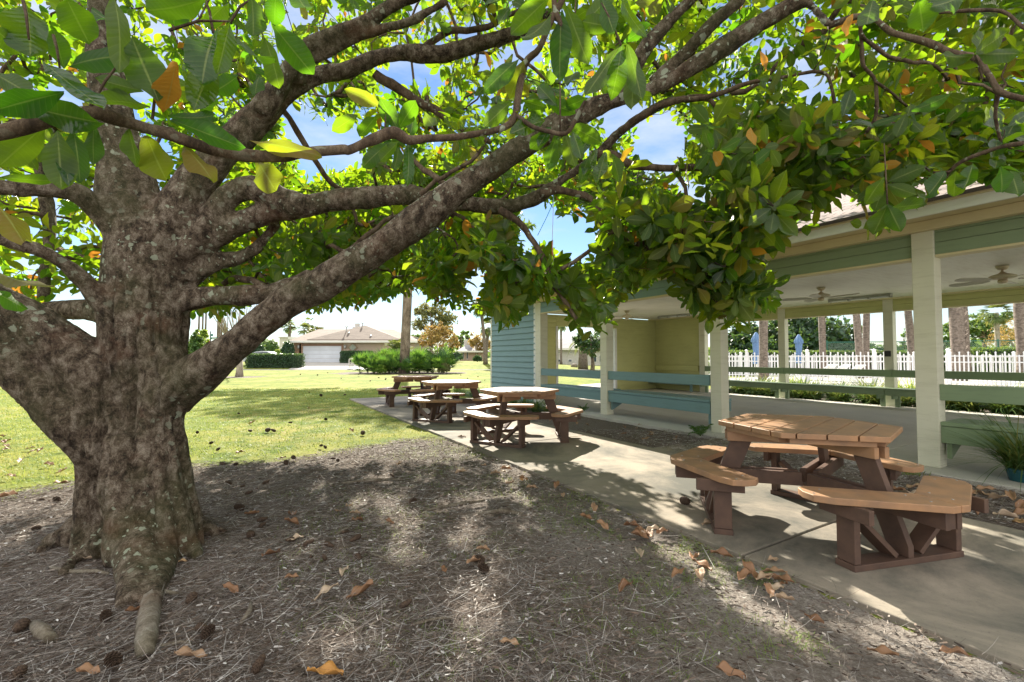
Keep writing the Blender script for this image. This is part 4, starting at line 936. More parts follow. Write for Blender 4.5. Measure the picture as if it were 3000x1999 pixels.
for bx_, by_, tx, ty, w_, side, D in [
    (1590, -20, 1335, 225, 85, 0, 1.4), (1600, 90, 1430, 360, 80, 0, 1.4), (1670, 60, 1640, 515, 90, 0, 1.4), (1700, 40, 1845, 435, 85, 0, 1.42), (1390, 385, 1155, 585, 70, 0, 1.45), (1420, 400, 1340, 660, 70, 3, 1.45), (1410, 655, 1580, 725, 40, 1, 1.5), (2065, 300, 2020, 640, 75, 1, 1.35), (2050, 300, 1825, 640, 75, 0, 1.38),
    (2100, 290, 2205, 625, 70, 0, 1.38), (2130, 350, 2150, 810, 70, 0, 1.4), (2080, 280, 2260, 160, 55, 0, 1.35), (1930, -20, 2005, 200, 65, 0, 1.4), (2060, -40, 2110, 235, 50, 1, 1.3), (1640, 880, 1545, 1135, 65, 0, 1.5), (1660, 890, 1600, 1130, 50, 0, 1.5), (1690, 870, 1760, 1095, 60, 0, 1.5), (1740, 860, 1820, 1065, 45, 1, 1.45),
    (1720, 830, 1915, 905, 65, 0, 1.48), (1600, 830, 1515, 950, 40, 1, 1.5), (1600, 860, 1460, 975, 60, 0, 1.5), (1560, 790, 1345, 850, 60, 1, 1.5), (1380, 730, 1290, 930, 60, 3, 1.5), (1345, 660, 1145, 840, 60, 0, 1.48), (1560, 660, 1770, 760, 55, 0, 1.5), (1840, 640, 1680, 720, 55, 0, 1.5), (2010, 180, 1800, 140, 65, 0, 1.45), (1830, 150, 1960, -10, 60, 0, 1.45),
    (600, 855, 475, 640, 60, 0, 1.6), (495, 700, 240, 585, 55, 3, 1.6), (330, 755, 155, 870, 55, 0, 1.55), (455, 760, 345, 905, 60, 0, 1.55), (595, 850, 720, 655, 60, 0, 1.6), (700, 740, 690, 860, 45, 0, 1.7), (540, 935, 340, 1090, 65, 0, 1.55), (600, 930, 480, 1060, 50, 0, 1.6), (660, 930, 690, 1195, 45, 1, 1.5), (600, 960, 585, 1130, 45, 0, 1.6),
    (480, 740, 560, 850, 50, 0, 1.6), (770, 740, 840, 860, 50, 0, 1.7), (1700, 560, 1760, 440, 60, 0, 1.5), (1640, 700, 1500, 540, 55, 1, 1.5), (1900, 980, 1820, 1160, 55, 1, 1.6), (1960, 1000, 1900, 1200, 55, 1, 1.6), (2000, 1010, 2060, 1200, 55, 0, 1.6), (1860, 900, 1780, 1010, 50, 1, 1.6), (2180, 620, 2240, 640, 40, 1, 1.5), (1850, 1020, 1780, 1200, 50, 0, 1.6)]:
    NEAR.append((Z2(bx_, by_), Z2(tx, ty), w_ / 2.24, side, D))
for bx_, by_, tx, ty, w_, side, D in [(-30, 790, 165, 880, 38, 3, .95), (-30, 850, 90, 905, 30, 0, .9), (2500, 40, 2460, 115, 18, 2, 1.9), (2560, -10, 2525, 120, 30, 0, 1.9), (2690, 0, 2710, 90, 40, 0, 1.6), (2820, -10, 2720, 30, 42, 0, 1.5), (2855, 160, 2900, 80, 28, 0, 1.7), (2860, 155, 2960, 90, 32, 0, 1.65), (2855, 160, 2990, 155, 30, 0, 1.65),
                                      (2850, 165, 2745, 175, 30, 0, 1.7), (2590, 520, 2525, 600, 28, 0, 2.0), (2600, 600, 2560, 690, 30, 0, 2.0), (2600, 600, 2640, 680, 26, 0, 2.0), (2600, 610, 2720, 600, 28, 0, 2.0), (2770, 500, 2735, 570, 32, 0, 1.9), (2800, 500, 2790, 580, 30, 0, 1.9), (2850, 480, 2830, 565, 28, 1, 1.9), (2930, 490, 2945, 570, 26, 0, 1.8), (2960, 500, 2990, 570, 30, 0, 1.8)]:
    NEAR.append(((bx_, by_), (tx, ty), w_, side, D))
B_, D_, N_, L_, W_, C_, Rr = [], [], [], [], [], [], []
for (x0, y0), (x1, y1), hw, side, D in NEAR:
    p = P(x0, y0, D + random.uniform(-.04, .04)); q = P(x1, y1, D + random.uniform(-.07, .07)); vdir = (Vector((0, 0, H)) - (p + q) / 2).normalized(); d = (q - p)
    s_ = d.cross(vdir).normalized()
    nn = vdir if side == 1 else -vdir
    nn = (nn + s_ * random.uniform(-.8, .8) + d.normalized() * random.uniform(-.3, .3)).normalized(); hw_ = hw * D / FPX * .92
    B_.append(p); D_.append(d); N_.append(nn); L_.append(d.length); W_.append(hw_); C_.append(random.uniform(-.22, .3)); Rr.append({0: random.uniform(.0, .5), 1: random.uniform(0, .5), 2: .99, 3: random.uniform(.75, .9)}[side])
order = sorted(range(len(L_)), key=lambda i: -L_[i] * W_[i] / (B_[i] - Vector((0, 0, H))).length ** 2)
cu_ = rng.uniform(.12, .4, len(L_))
def near_mesh(ix, kind=None):
    V, F, uv, per = leaves([tuple(B_[i]) for i in ix], [tuple(D_[i]) for i in ix], [tuple(N_[i]) for i in ix], np.array([L_[i] for i in ix]), np.array([W_[i] for i in ix]), curl=np.array([C_[i] for i in ix]), fold=cu_[ix], nt_=17, nu=8, wave=.2)
    tag(npmesh('leaf', V - np.array(TL), F, [m_leaf], tree, rnd=np.repeat(np.array([Rr[i] for i in ix]), per), uv=uv, smooth=True), kind=kind)
for i in order[:99]: near_mesh([i])
near_mesh(order[99:], 'stuff')
def stem(a, c, D): 
    b = MB(); p, q = P(*a, D), P(*c, D); m = (p + q) / 2 + Vector((0, 0, .012)); b.tube([p - TL, m - TL, q - TL], [.0035, .003, .002], 6); b.build('leaf_stem', m_twig, tree, smooth=True)
for a, c, D in [(Z1(560, 760), Z1(820, 370), 1.05), (Z1(420, 470), Z1(500, 540), 1.1), (Z1(1510, 150), Z1(1640, 0), 1.05), (Z1(150, 0), Z1(190, 260), .98), (Z1(1000, 780), Z1(1050, 400), 1.12), (Z1(350, 230), Z1(395, 470), 1.1), (Z2(2060, 300), Z2(1930, 20), 1.38), (Z2(1660, 880), Z2(1660, 500), 1.5), (Z2(600, 860), Z2(490, 700), 1.6), (Z2(510, 870), Z2(515, 760), 1.55), (Z2(660, 930), Z2(600, 870), 1.55), (Z1(1110, 200), Z1(1500, 140), 1.05), (Z1(1400, 220), Z1(1350, 0), 1.1), ((2600, 600), (2590, 420), 2.0), ((2855, 160), (2880, 240), 1.7)]:
    stem(a, c, D)
# ============================================================ vegetation and far buildings
def blades(name, B, D, N, L, Wd, mat, parent, curl=.2, fold=.2, nt_=4, nu=1, prof=None, rnd=None, off=None, wave=0):
    V, F, uv, per = leaves(B, D, N, L, Wd, curl=curl, fold=fold, nt_=nt_, nu=nu, prof=prof, wave=wave)
    if rnd is None: rnd = rng.random(len(B))
    return npmesh(name, V if off is None else V - np.array(off), F, [mat], parent, rnd=np.repeat(rnd, per), uv=uv, smooth=True)
def crown_points(ells, n, clump=.16, nclump=None):
    """leaf positions in ragged clumps filling ellipsoids [(cx,cy,cz,rx,ry,rz), ...]"""
    P_, O_ = [], []; vols = np.array([e[3] * e[4] * e[5] for e in ells]) ** .67; vols /= vols.sum()
    for e, f in zip(ells, vols):
        m = int(n * f); k = nclump or max(12, m // 45); c = randdir(k) * (rng.random((k, 1)) ** .45)
        r = np.array(e[3:6]); cid = rng.integers(0, k, m); sz = (.10 + .16 * rng.random(k))[cid][:, None] * (clump / .16)
        p = c[cid] + randdir(m) * rng.random((m, 1)) ** .5 * sz
        P_.append(np.array(e[:3]) + p * r); O_.append(nrm(p))
    return np.concatenate(P_), np.concatenate(O_)
PR_OV = ([0, .5, 1], [.25, 1, .1])
def leaf_crown(name, ells, n, L, mat, parent, off, clump=.16, nclump=None, aspect=.3, up=.3):
    p, o = crown_points(ells, n, clump, nclump); d = nrm(o * .5 + randdir(len(p)) * .9); nn = nrm(o * .6 + np.array([0, 0, up]) + randdir(len(p)) * .7)
    l_ = L * rng.uniform(.6, 1.3, len(p)); c_id = rng.random(len(p))
    return blades(name, p, d, nn, l_, l_ * aspect, mat, parent, nt_=3, prof=PR_OV, off=off, rnd=c_id)
def limbs(b, base, top_pts, r0, r1, off):
    for t in top_pts:
        m = (Vector(base) + Vector(t)) / 2 + Vector((random.uniform(-.1, .1), random.uniform(-.1, .1), .15)) * (Vector(t) - Vector(base)).length * .6
        b.tube([Vector(base) - off, m - off, Vector(t) - off], [r0, (r0 + r1) / 2, r1], 7)
def make_tree(name, label, base, h_trunk, r, ells, n, L, leafm, barkm, group=None, nl=7, clump=.16, lean=(0, 0), aspect=.3, cat='tree', nclump=None):
    base = Vector(base); t = empty(name, base, label=label, cat=cat, group=group); b = MB()
    top = base + Vector((lean[0], lean[1], h_trunk)); pts = [base, base + (top - base) * .5 + Vector((.05, 0, 0)), top]
    b.tube([q - base for q in pts], [r * 1.25, r, r * .8], 10)
    E_ = [np.array(e) for e in ells]; tp = []
    for k in range(nl):
        e = E_[k % len(E_)]; dd = randdir(1)[0]; tp.append(Vector(e[:3] + dd * e[3:6] * .65))
    limbs(b, top, tp, r * .55, r * .12, base); b.build('trunk', barkm, t, smooth=True)
    leaf_crown('crown', ells, n, L, leafm, t, base, clump, nclump, aspect); return t
def PX(x, y, Y): p = P(x, y, Y); return p
def ell(x, y, Y, rpx, rpy=None, ry=None): # crown lobe surveyed at distance Y
    p = P(x, y, Y); rx = rpx * Y / FPX; rz = (rpy or rpx) * Y / FPX; return (p.x, p.y, p.z, rx, ry or rx, rz)
def gbase(x, Y): p = P(x, 1045, Y); return Vector((p.x, p.y, float(terr(np.array(p.x), np.array(Y))) - .02))

# palms
def frond(Bl, c, az, el0, L, drop, leaf_l, leaf_w, n=18):
    u = Vector((math.cos(az), math.sin(az), 0)); s_ = Vector((-u.y, u.x, 0)); pts = []
    for i in range(n + 1):
        t = i / n; pts.append(c + u * (L * t * math.cos(el0) * (1 - .15 * t)) + Vector((0, 0, L * (math.sin(el0) * t - drop * t * t))))
    for i in range(2, n + 1):
        d = (pts[i] - pts[i - 1]).normalized(); ll = leaf_l * math.sin(math.pi * min(.95, i / n * .85 + .12))
        for sg in (-1, 1):
            dd = (d * .55 + s_ * sg * .8 + Vector((0, 0, -.25 + random.uniform(-.12, .12)))).normalized()
            Bl.append((pts[i], dd, d.cross(s_) * -1 + Vector((0, 0, .6)), ll, leaf_w))
    return pts
def finish(name, Bl, mat, parent, off, curl=.1):
    B, D, N, L, W_ = zip(*Bl); A = lambda q: np.array([tuple(x) for x in q])
    return blades(name, A(B) - np.array(off), A(D), A(N), np.array(L), np.array(W_), mat, parent, curl=curl, nt_=3, prof=([0, .4, 1], [.5, 1, .08]))
def fan(Bl, c, d, L, nb=14, spread=150, w_=.022):
    d = Vector(d).normalized(); s_ = d.cross(Vector((0, 0, 1))).normalized(); up = s_.cross(d)
    for i in range(nb):
        a = R(-spread / 2 + spread * i / (nb - 1)); dd = d * math.cos(a) + s_ * math.sin(a); Bl.append((c, dd + up * random.uniform(-.05, .12), up + s_ * .5 * random.uniform(-1, 1), L * (1 - .25 * abs(i / (nb - 1) * 2 - 1)), w_ * L / .45))
def fan_palm(name, label, base, htop, r, nf=26, fl=.8, lean=(0, 0), group=None, trunkm=None, sc_=1.0):
    base = Vector(base); t = empty(name, base, label=label, cat='palm tree', group=group); top = Vector((lean[0], lean[1], htop)); b = MB(); n = 9
    b.tube([top * (i / n) + Vector((lean[0] * -.25 * math.sin(math.pi * i / n), 0, 0)) for i in range(n + 1)], [r * (1.35 if i == 0 else 1.0 + .04 * math.sin(i * 2.1)) for i in range(n + 1)], 12)
    b.build('trunk', trunkm or m_palmt, t, smooth=True)
    if nf:
        Bl = []
        for k in range(nf):
            az = random.random() * 6.28; el = R(random.uniform(-50, 75)); u = Vector((math.cos(az) * math.cos(el), math.sin(az) * math.cos(el), math.sin(el)))
            c = top + u * fl * .9 * sc_ - Vector((0, 0, .12 * fl)); fan(Bl, c, u + Vector((0, 0, -.35)), fl * sc_, 13, 160, .03)
        finish('crown', Bl, m_palmfar, t, (0, 0, 0), .35)
    return t
def feather_palm(name, label, base, htop, r, nf, fl, cat='palm tree', drop=.75, leaf=.3, mat=None):
    base = Vector(base); t = empty(name, base, label=label, cat=cat); top = Vector((0, 0, htop)); b = MB(); b.tube([(0, 0, 0), (0, 0, htop * .5), top], [r * 1.2, r, r * 1.1], 12); b.build('trunk', m_palmt, t, smooth=True)
    Bl = []; rb = MB()
    for k in range(nf):
        az = k * 2.4; el = R(80 - 75 * k / nf + random.uniform(-6, 6)); pts = frond(Bl, top, az, el, fl * random.uniform(.85, 1.1), drop * random.uniform(.7, 1.1), leaf, leaf * .07, 22)
        rb.tube(pts[::3], [.02 * fl / 2 * (1 - .8 * i / 8) for i in range(len(pts[::3]))], 4)
    finish('crown', Bl, mat or m_palmfar, t, (0, 0, 0), .2); rb.build('frond_ribs', m_pale, t, smooth=True); return t

# --- palmetto bed and the pine
pinb = gbase(1184, 33.0); pinb.z = -.03
t = empty('pine_tree', pinb, label='tall straight pine trunk rising out of the palmetto bed', cat='tree')
b = MB(); tp = P(1198, 780, 33.0) - pinb; hi = tp * 1.75
b.tube([Vector((0, 0, 0)), tp * .25, tp * .5, tp * .8, tp, tp * 1.6, hi], [.40, .34, .325, .32, .30, .24, .12], 14)
limbs(b, hi + pinb, [hi + pinb + Vector((random.uniform(-3, 3), random.uniform(-3, 3), random.uniform(-2, 2))) for _ in range(8)], .08, .02, pinb); b.build('trunk', m_pine, t, smooth=True)
leaf_crown('crown', [tuple(pinb + hi) + (4.5, 3, 1.6), tuple(pinb + hi * .88 + Vector((2.5, 0, 0))) + (3.6, 2, .9), tuple(pinb + hi * .86 - Vector((3, 0, 0))) + (3.2, 2, .8), tuple(pinb + hi * .78 + Vector((6, -1, 0))) + (3.6, 1.4, .6), tuple(pinb + hi * .8 - Vector((7, 1, 0))) + (3.6, 1.4, .6), tuple(pinb + hi * 1.06 + Vector((3, 0, 0))) + (3.4, 1.4, .6)], 15000, .4, m_foli_mid, t, pinb, aspect=.16)
def palmetto_mesh(k):
    random.seed(100 + k); Bl = []; rb = MB()
    for i in range(16 + k):
        az = random.random() * 6.28; el = R(random.uniform(15, 85)); u = Vector((math.cos(az) * math.cos(el), math.sin(az) * math.cos(el), math.sin(el))); pl = random.uniform(.45, .95)
        c = u * pl; rb.tube([(0, 0, 0), c * .5 + Vector((0, 0, .05)), c], .008, 4); fan(Bl, c, u + Vector((0, 0, random.uniform(-.1, .5))), random.uniform(.5, .7), 14, 170, .026)
    return Bl, rb
protos = []
for k in range(3):
    Bl, rb = palmetto_mesh(k); t = empty('saw_palmetto'); finish('fronds', Bl, m_palm, t, (0, 0, 0), .15); rb.build('stalks', m_foli_mid, t); protos.append(t)
spots = []
random.seed(5)
for i in range(30):
    a = i * 2.4; r_ = math.sqrt((i + .5) / 30); spots.append((-8.1 + 3.5 * r_ * math.cos(a), 34.0 + 1.9 * r_ * math.sin(a)))
for i, (x, y) in enumerate(spots):
    o = protos[i] if i < 3 else copy_tree(protos[i % 3]); s_ = random.uniform(.95, 1.35) if y > 33 else random.uniform(.75, 1.05); o.location = (x, y, -.03); o.rotation_euler = (0, 0, random.random() * 6.28); o.scale = (s_, s_, s_)
    tag(o, 'bushy green saw palmetto in the bed around the pine trunk', 'shrub', 'saw palmettos around the pine')
# grass-like clumps
def liriope(n, L, w_, seed):
    rg = np.random.default_rng(seed); az = rg.random(n) * 6.28; el = np.radians(rg.uniform(35, 88, n)); D = np.stack([np.cos(az) * np.cos(el), np.sin(az) * np.cos(el), np.sin(el)], 1); N = np.stack([-np.cos(az) * np.sin(el), -np.sin(az) * np.sin(el), np.cos(el)], 1)
    B = np.stack([rg.normal(size=n) * .04, rg.normal(size=n) * .04, np.zeros(n)], 1); return B, D, N, L * rg.uniform(.6, 1.15, n), np.full(n, w_)
def clump_obj(name, n, L, w_, seed, mat, curl=.75):
    t = empty(name); B, D, N, LL, WW = liriope(n, L, w_, seed); blades('blades', B, D, N, LL, WW * 1.3, mat, t, curl=rng.uniform(.35, 1.1, n) * curl, nt_=6, prof=([0, .3, 1], [.9, 1, .05])); return t
lp = [clump_obj('grass_clump', 220, .42, .006, 1, m_liri), clump_obj('grass_clump', 200, .36, .006, 2, m_liri), clump_obj('grass_clump', 160, .46, .007, 3, m_foli_lime, .5)]
random.seed(9); used = [0, 0, 0]
def place_clump(k, c, a, s_, label, group, rz=None):
    o = lp[k] if not used[k] else copy_tree(lp[k]); used[k] = 1; p = W(c, a, -.02); s_ *= 1.0 if c < 7 else 1.85; o.location = p; o.rotation_euler = (0, 0, random.random() * 6.28); o.scale = (s_, s_, s_ * .9); tag(o, label, 'grass clump', group)
for i in range(30):
    a = 9.6 - i * .40 + random.uniform(-.1, .1); place_clump(i % 2, 13.95 + random.uniform(-.1, .25), a, random.uniform(.85, 1.2), 'dark arching grass clump just behind the rear benches', 'arching grass clumps behind the pavilion')
for i in range(20):
    a = 9.4 - i * .56 + random.uniform(-.2, .2); place_clump(2 if i in (2, 3, 7, 8, 11, 12, 16) else i % 2, 15.3 + random.uniform(-.3, .5), a, random.uniform(.8, 1.1), 'grass clump in the outer row nearer the white picket fence', 'grass clumps in the outer row by the fence')
for i, (c, a, k, s_) in enumerate([(6.0, 13.6, 2, 1.1), (5.9, 13.1, 0, .8), (6.05, 12.6, 0, .9), (5.95, 12.0, 1, 1.05), (5.9, 11.4, 0, 1.1), (5.85, 10.8, 1, 1), (5.8, 10.2, 0, 1.1), (5.7, 9.6, 1, 1.1), (5.65, 9.0, 0, 1.1), (5.6, 8.4, 1, 1.15), (5.55, 7.85, 0, 1.1)]):
    place_clump(k, c, a, s_, 'grass clump along the foot of the blue-green siding wall' if i else 'bright lime grass clump at the far corner of the siding wall', 'grass clumps by the siding wall' if i else None)
# potted grass beside the near bench
pt = empty('potted_grass', (4.84, 4.36, -.02), label='arching dark green grass in a teal pot at the pavilion edge', cat='potted plant')
b = MB(); b.lathe([(.07, 0), (.09, .05), (.105, .13), (.11, .16), (.10, .16), (.09, .14)], 24); b.build('pot', m_teal, pt, smooth=True)
B, D, N, LL, WW = liriope(420, .74, .006, 8); B[:, 2] += .12
blades('blades', B, D, N, LL, WW, m_liri, pt, curl=rng.uniform(.3, 1.0, 420), nt_=8, prof=([0, .3, 1], [.9, 1, .05]))
def sago(loc, n, L, label, seed=3):
    random.seed(seed); t = empty('sago_palm', loc, label=label, cat='plant'); Bl = []; rb = MB()
    for k in range(n):
        pts = frond(Bl, Vector((0, 0, .02)), k * 2.4 + 1, R(random.uniform(45, 80)), L * random.uniform(.7, 1.1), random.uniform(.35, .75), L * .26, L * .012, 20); rb.tube(pts[::4], .004, 5)
    finish('fronds', Bl, m_palm, t, (0, 0, 0)); rb.build('frond_ribs', m_foli_mid, t)
sago(G(2052, 1282), 7, .42, 'small green sago palm at the foot of the post beside the bench end')
sago(G(1712, 1208), 4, .36, 'spindly sago palm seedling in front of the narrow bench bay', 4)
tf = clump_obj('grass_tuft', 60, .12, .003, 12, m_foli_lime, .3); tf.location = G(2672, 1392); tag(tf, 'tiny bright grass tuft in the mulch behind the nearest table', 'grass tuft')

# --- trees and shrubs beyond the lawn
def shrub(name, label, x, ytop, ybot, Y, rpx, mat, n=2500, L=.12, group=None, z0=None, box=None, stem=.06):
    base = gbase(x, Y); zt = P(x, ytop, Y).z; h = zt - base.z; rx = rpx * Y / FPX; t = empty(name, base, label=label, cat='hedge' if box else 'shrub', group=group)
    b = MB(); b.tube([(0, 0, 0), (0, 0, h * .6)], [stem, stem * .5], 6); b.build('stem', m_pale, t)
    if box:
        ax, ay = box; p = rng.uniform(-1, 1, (n, 3)); m = rng.integers(0, 4, n); p[m == 0, 2] = 1; p[m == 1, 1] = -1; p[m == 2, 0] = np.sign(p[m == 2, 0]); p[m == 3, 1] = rng.choice([-1., 1.], (m == 3).sum())
        o_ = np.where(np.abs(p) > .999, p, 0); p = p * (1 + rng.normal(size=(n, 1)) * .02); pos = p * np.array([ax, ay, h / 2]) + np.array([0, 0, h / 2])
        blades('foliage', pos, nrm(o_ + randdir(n) * .9), nrm(o_ + randdir(n) * .5), L * rng.uniform(.6, 1.3, n), L * .35, mat, t, nt_=3, prof=PR_OV)
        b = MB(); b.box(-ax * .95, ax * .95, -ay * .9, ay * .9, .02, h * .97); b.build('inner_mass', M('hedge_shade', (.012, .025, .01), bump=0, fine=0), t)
    else:
        o_ = randdir(n); o_[:, 2] = np.abs(o_[:, 2]) * 1.1 - .35; o_ = nrm(o_); rr = 1 - .35 * rng.random((n, 1)) ** 2 + .06 * np.sin(o_[:, :1] * 9 + o_[:, 1:2] * 7)
        pos = o_ * rr * np.array([rx, rx * .9, h * .55]) + np.array([0, 0, h * .48])
        blades('foliage', pos, nrm(o_ * .6 + randdir(n) * .9), nrm(o_ + randdir(n) * .5), L * rng.uniform(.6, 1.3, n), L * .35, mat, t, nt_=3, prof=PR_OV)
    return t
make_tree('oak_tree', 'tall open dark tree behind the pine trunk and golden tree', gbase(1262, 62), 3.4, .28, [ell(1262, 915, 62, 46, 30), ell(1228, 950, 62, 24, 18), ell(1310, 935, 62, 30, 24), ell(1285, 970, 62, 40, 16)], 5200, .30, m_foli_oliv, m_pine, nl=14, clump=.20, nclump=90)
make_tree('crape_myrtle', 'golden-leaved crape myrtle with several pale stems behind the palmettos', gbase(1284, 37), 1.0, .09, [ell(1282, 985, 37, 48, 32), ell(1330, 1000, 37, 24, 22), ell(1245, 1005, 37, 22, 16), ell(1300, 962, 37, 30, 18)], 5200, .13, m_foli_gold, m_pale, nl=12, clump=.2)
tt = empty('crape_myrtle', gbase(702, 27.6), label='bare grey crape myrtle trunk standing on the lawn under the big limb', cat='tree'); b = MB()
b.tube([(0, 0, 0), (.02, 0, .5), (-.02, 0, 1.0)], [.24, .17, .2], 12)
random.seed(21)
for k in range(12):
    d = Vector((random.uniform(-.5, .4), random.uniform(-.3, .3), 1)); p0 = Vector((0, 0, .9)); p1 = p0 + d * 1.4; b.tube([p0, p0 + d * .7, p1], [.08, .05, .035], 6)
    for j in range(4):
        e_ = d + Vector(rng.normal(size=3)) * .45; e_.z = abs(e_.z) + .4; b.tube([p1, p1 + e_ * .8, p1 + e_ * 1.5 + Vector(rng.normal(size=3)) * .2], [.03, .018, .008], 5)
b.build('trunk', m_pale, tt, smooth=True)
feather_palm('date_palm', 'bushy date palm behind the pine trunk in front of the tan house', gbase(1166, 41), 1.5, .30, 46, 2.7, drop=.62, leaf=.55)
for x, Y, h_, ln, lb in [(1421, 49, 5.0, -.5, 'slim leaning palm nearest the siding wall corner'), (1424, 50, 4.0, .3, 'shorter shaggy palm against the siding wall corner')]:
    fan_palm('fan_palm', lb, gbase(x, Y), h_ + (1.1 if h_ > 4.5 else 0), .17, 30, .75, (ln, 0))
for x, Y, yt, lb in [(849, 95, 955, 'distant twin palm left of the tan house roof'), (845, 98, 962, 'slender distant palm behind the twin palm'), (901, 95, 953, 'distant palm just above the tan house roof'), (890, 90, 972, 'low distant palm top above the tan house roof')]:
    z = P(x, yt, Y).z; fan_palm('fan_palm', lb, gbase(x, Y), z, .16, 22, 1.0)
for i, (x, Y, yt, m_, lb) in enumerate([(757, 50, 1006, m_foli_dark, 'round clipped shrub behind the car'), (795, 54, 1000, m_foli_mid, 'taller light green shrub behind the round clipped shrubs'), (843, 51, 1003, m_foli_dark, 'big round dark shrub beside the garage corner'), (815, 50.5, 1028, m_foli_lime, 'low pale rounded shrub between the dark shrubs'), (775, 60, 996, m_foli_mid, 'wide green bush at the back of the driveway shrubs')]):
    shrub('round_shrub', lb, x, yt, 0, Y, [19, 20, 17, 14, 26][i], m_, 1800, .2)
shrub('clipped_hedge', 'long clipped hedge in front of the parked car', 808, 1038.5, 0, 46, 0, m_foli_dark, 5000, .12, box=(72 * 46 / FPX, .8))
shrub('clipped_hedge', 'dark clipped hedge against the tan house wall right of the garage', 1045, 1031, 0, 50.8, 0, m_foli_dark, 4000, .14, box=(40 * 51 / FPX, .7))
shrub('round_shrub', 'clipped square-ish shrub beside the brick house path', 1337, 1034, 0, 60, 16, m_foli_dark, 1800, .2)
shrub('round_shrub', 'clipped shrub between the brick house and the palms', 1399, 1044, 0, 58, 11, m_foli_dark, 1200, .2)
shrub('round_shrub', 'green shrub growing right of the golden crape myrtle', 1255, 1022, 0, 40, 22, m_foli_mid, 1500, .16); shrub('round_shrub', 'reddish green shrub at the end of the palmetto bed', 1302, 1066, 0, 33, 16, m_foli_oliv, 1500, .1)
shrub('round_shrub', 'frosty pale tufted shrub at the front of the palmetto bed', 1118, 1072, 0, 32, 13, m_foli_lime, 900, .12)
make_tree('deciduous_tree', 'brown thinning tree behind the brick house', gbase(1395, 72), 3, .2, [ell(1398, 1000, 72, 26, 24), ell(1425, 1010, 72, 20, 20)], 1800, .3, m_foli_gold, m_pale, nl=12, clump=.24)
make_tree('oak_tree', 'dark leafy tree left of the brick house chimney', gbase(1350, 92), 3, .3, [ell(1360, 990, 92, 26, 22), ell(1330, 1010, 92, 24, 22), ell(1240, 1000, 92, 40, 22)], 2400, .5, m_foli_mid, m_pine)
make_tree('oak_tree', 'round tree top showing above the tan house roof', gbase(925, 100), 4, .3, [ell(925, 972, 100, 22, 13), ell(960, 978, 100, 22, 10)], 1500, .5, m_foli_oliv, m_pine)
for i, (x, Y, yt, r_, m_, lb) in enumerate([(575, 44, 962, 20, m_foli_mid, 'pointed green conifer seen between trunk and limb'), (598, 46, 958, 18, m_foli_lime, 'yellow-green conifer beside the street sign'), (560, 52, 975, 26, m_foli_mid, 'broad bush next to the magnolia trunk'), (622, 60, 1008, 30, m_foli_lime, 'low bushes beyond the street sign')]):
    b_ = gbase(x, Y); make_tree('conifer', lb, b_, 1, .12, [ell(x, (yt + 1050) / 2 + 12, Y, r_, (1050 - yt) * .45), ell(x, yt + 30, Y, r_ * .55, 22)], 2200, .22, m_, m_pine)
for i, (x, Y) in enumerate([(579, 90), (590, 94), (599, 92), (635, 96), (640, 92), (646, 95)]):
    b_ = gbase(x, Y); t = empty('bare_pine', b_, label='thin distant pine trunk seen between the magnolia trunk and limb', cat='tree', group='thin distant pine trunks'); b = MB(); b.tube([(0, 0, 0), (.1, 0, 7), (.2, 0, 15)], [.2, .17, .1], 6); b.build('trunk', m_pine, t)
    leaf_crown('crown', [(b_.x, b_.y, 13, 2.2, 2.2, 2)], 500, .5, m_foli_mid, t, b_)
# left of the trunk
for i, (x, Y, yt, r_, m_) in enumerate([(60, 80, 990, 90, m_foli_mid), (-120, 75, 985, 90, m_foli_oliv), (235, 85, 1000, 60, m_foli_mid), (400, 88, 990, 70, m_foli_dark), (500, 84, 1000, 50, m_foli_oliv)]):
    make_tree('broadleaf_tree', ['hazy green tree far behind the leftmost limbs', 'olive tree at the far left end of the lawn', 'distant tree in the gap left of the magnolia trunk', 'dark distant tree hidden behind the magnolia trunk', 'olive distant tree behind the magnolia trunk edge'][i], gbase(x, Y), 2, .25, [ell(x, (yt + 1045) / 2, Y, r_, (1050 - yt) * .6)], 1800, .5, m_, m_pine)
# --- behind the pavilion
mg = gbase(2335, 39); make_tree('magnolia_tree', 'huge dark round magnolia behind the closed blue umbrellas', mg, 2, .3, [ell(2330, 1010, 39, 150, 110), ell(2225, 1040, 38, 90, 80), ell(2440, 1045, 38, 80, 66), ell(2170, 1010, 40, 60, 70), ell(2330, 1000, 40, 110, 80)], 20000, .42, m_foli_dark, m_pine, nl=5, clump=.16)
make_tree('magnolia_tree', 'dark leafy tree seen through the end opening of the pavilion', gbase(1735, 37), 1.2, .16, [ell(1735, 1005, 37, 46, 42), ell(1700, 1000, 37, 24, 24)], 3600, .18, m_foli_dark, m_pine, nl=8)
make_tree('pine_tree', 'green pine rising behind the chain-link fence and ragged palm trunk', gbase(2885, 62), 4, .25, [ell(2880, 950, 62, 50, 32), ell(2925, 985, 62, 40, 28), ell(2850, 990, 62, 30, 26), ell(2950, 930, 62, 40, 12)], 5200, .34, m_foli_mid, m_pine, nl=10)
make_tree('deciduous_tree', 'pinkish brown thinning tree at the right end of the chain-link fence', gbase(2985, 52), 1.5, .2, [ell(2970, 985, 52, 66, 46), ell(3060, 970, 52, 60, 50)], 5000, .16, m_foli_gold, m_pale, nl=14, clump=.22)
make_tree('broadleaf_tree', 'green tree just right of the widest cream post beyond the fence', gbase(2765, 70), 2, .2, [ell(2765, 980, 70, 28, 32), ell(2730, 1000, 70, 26, 26)], 2000, .35, m_foli_mid, m_pine)
make_tree('broadleaf_tree', 'small open tree beyond the plaque post', gbase(2645, 66), 2, .12, [ell(2652, 975, 66, 14, 10), ell(2640, 1020, 66, 30, 18)], 900, .3, m_foli_mid, m_pine, nclump=16)
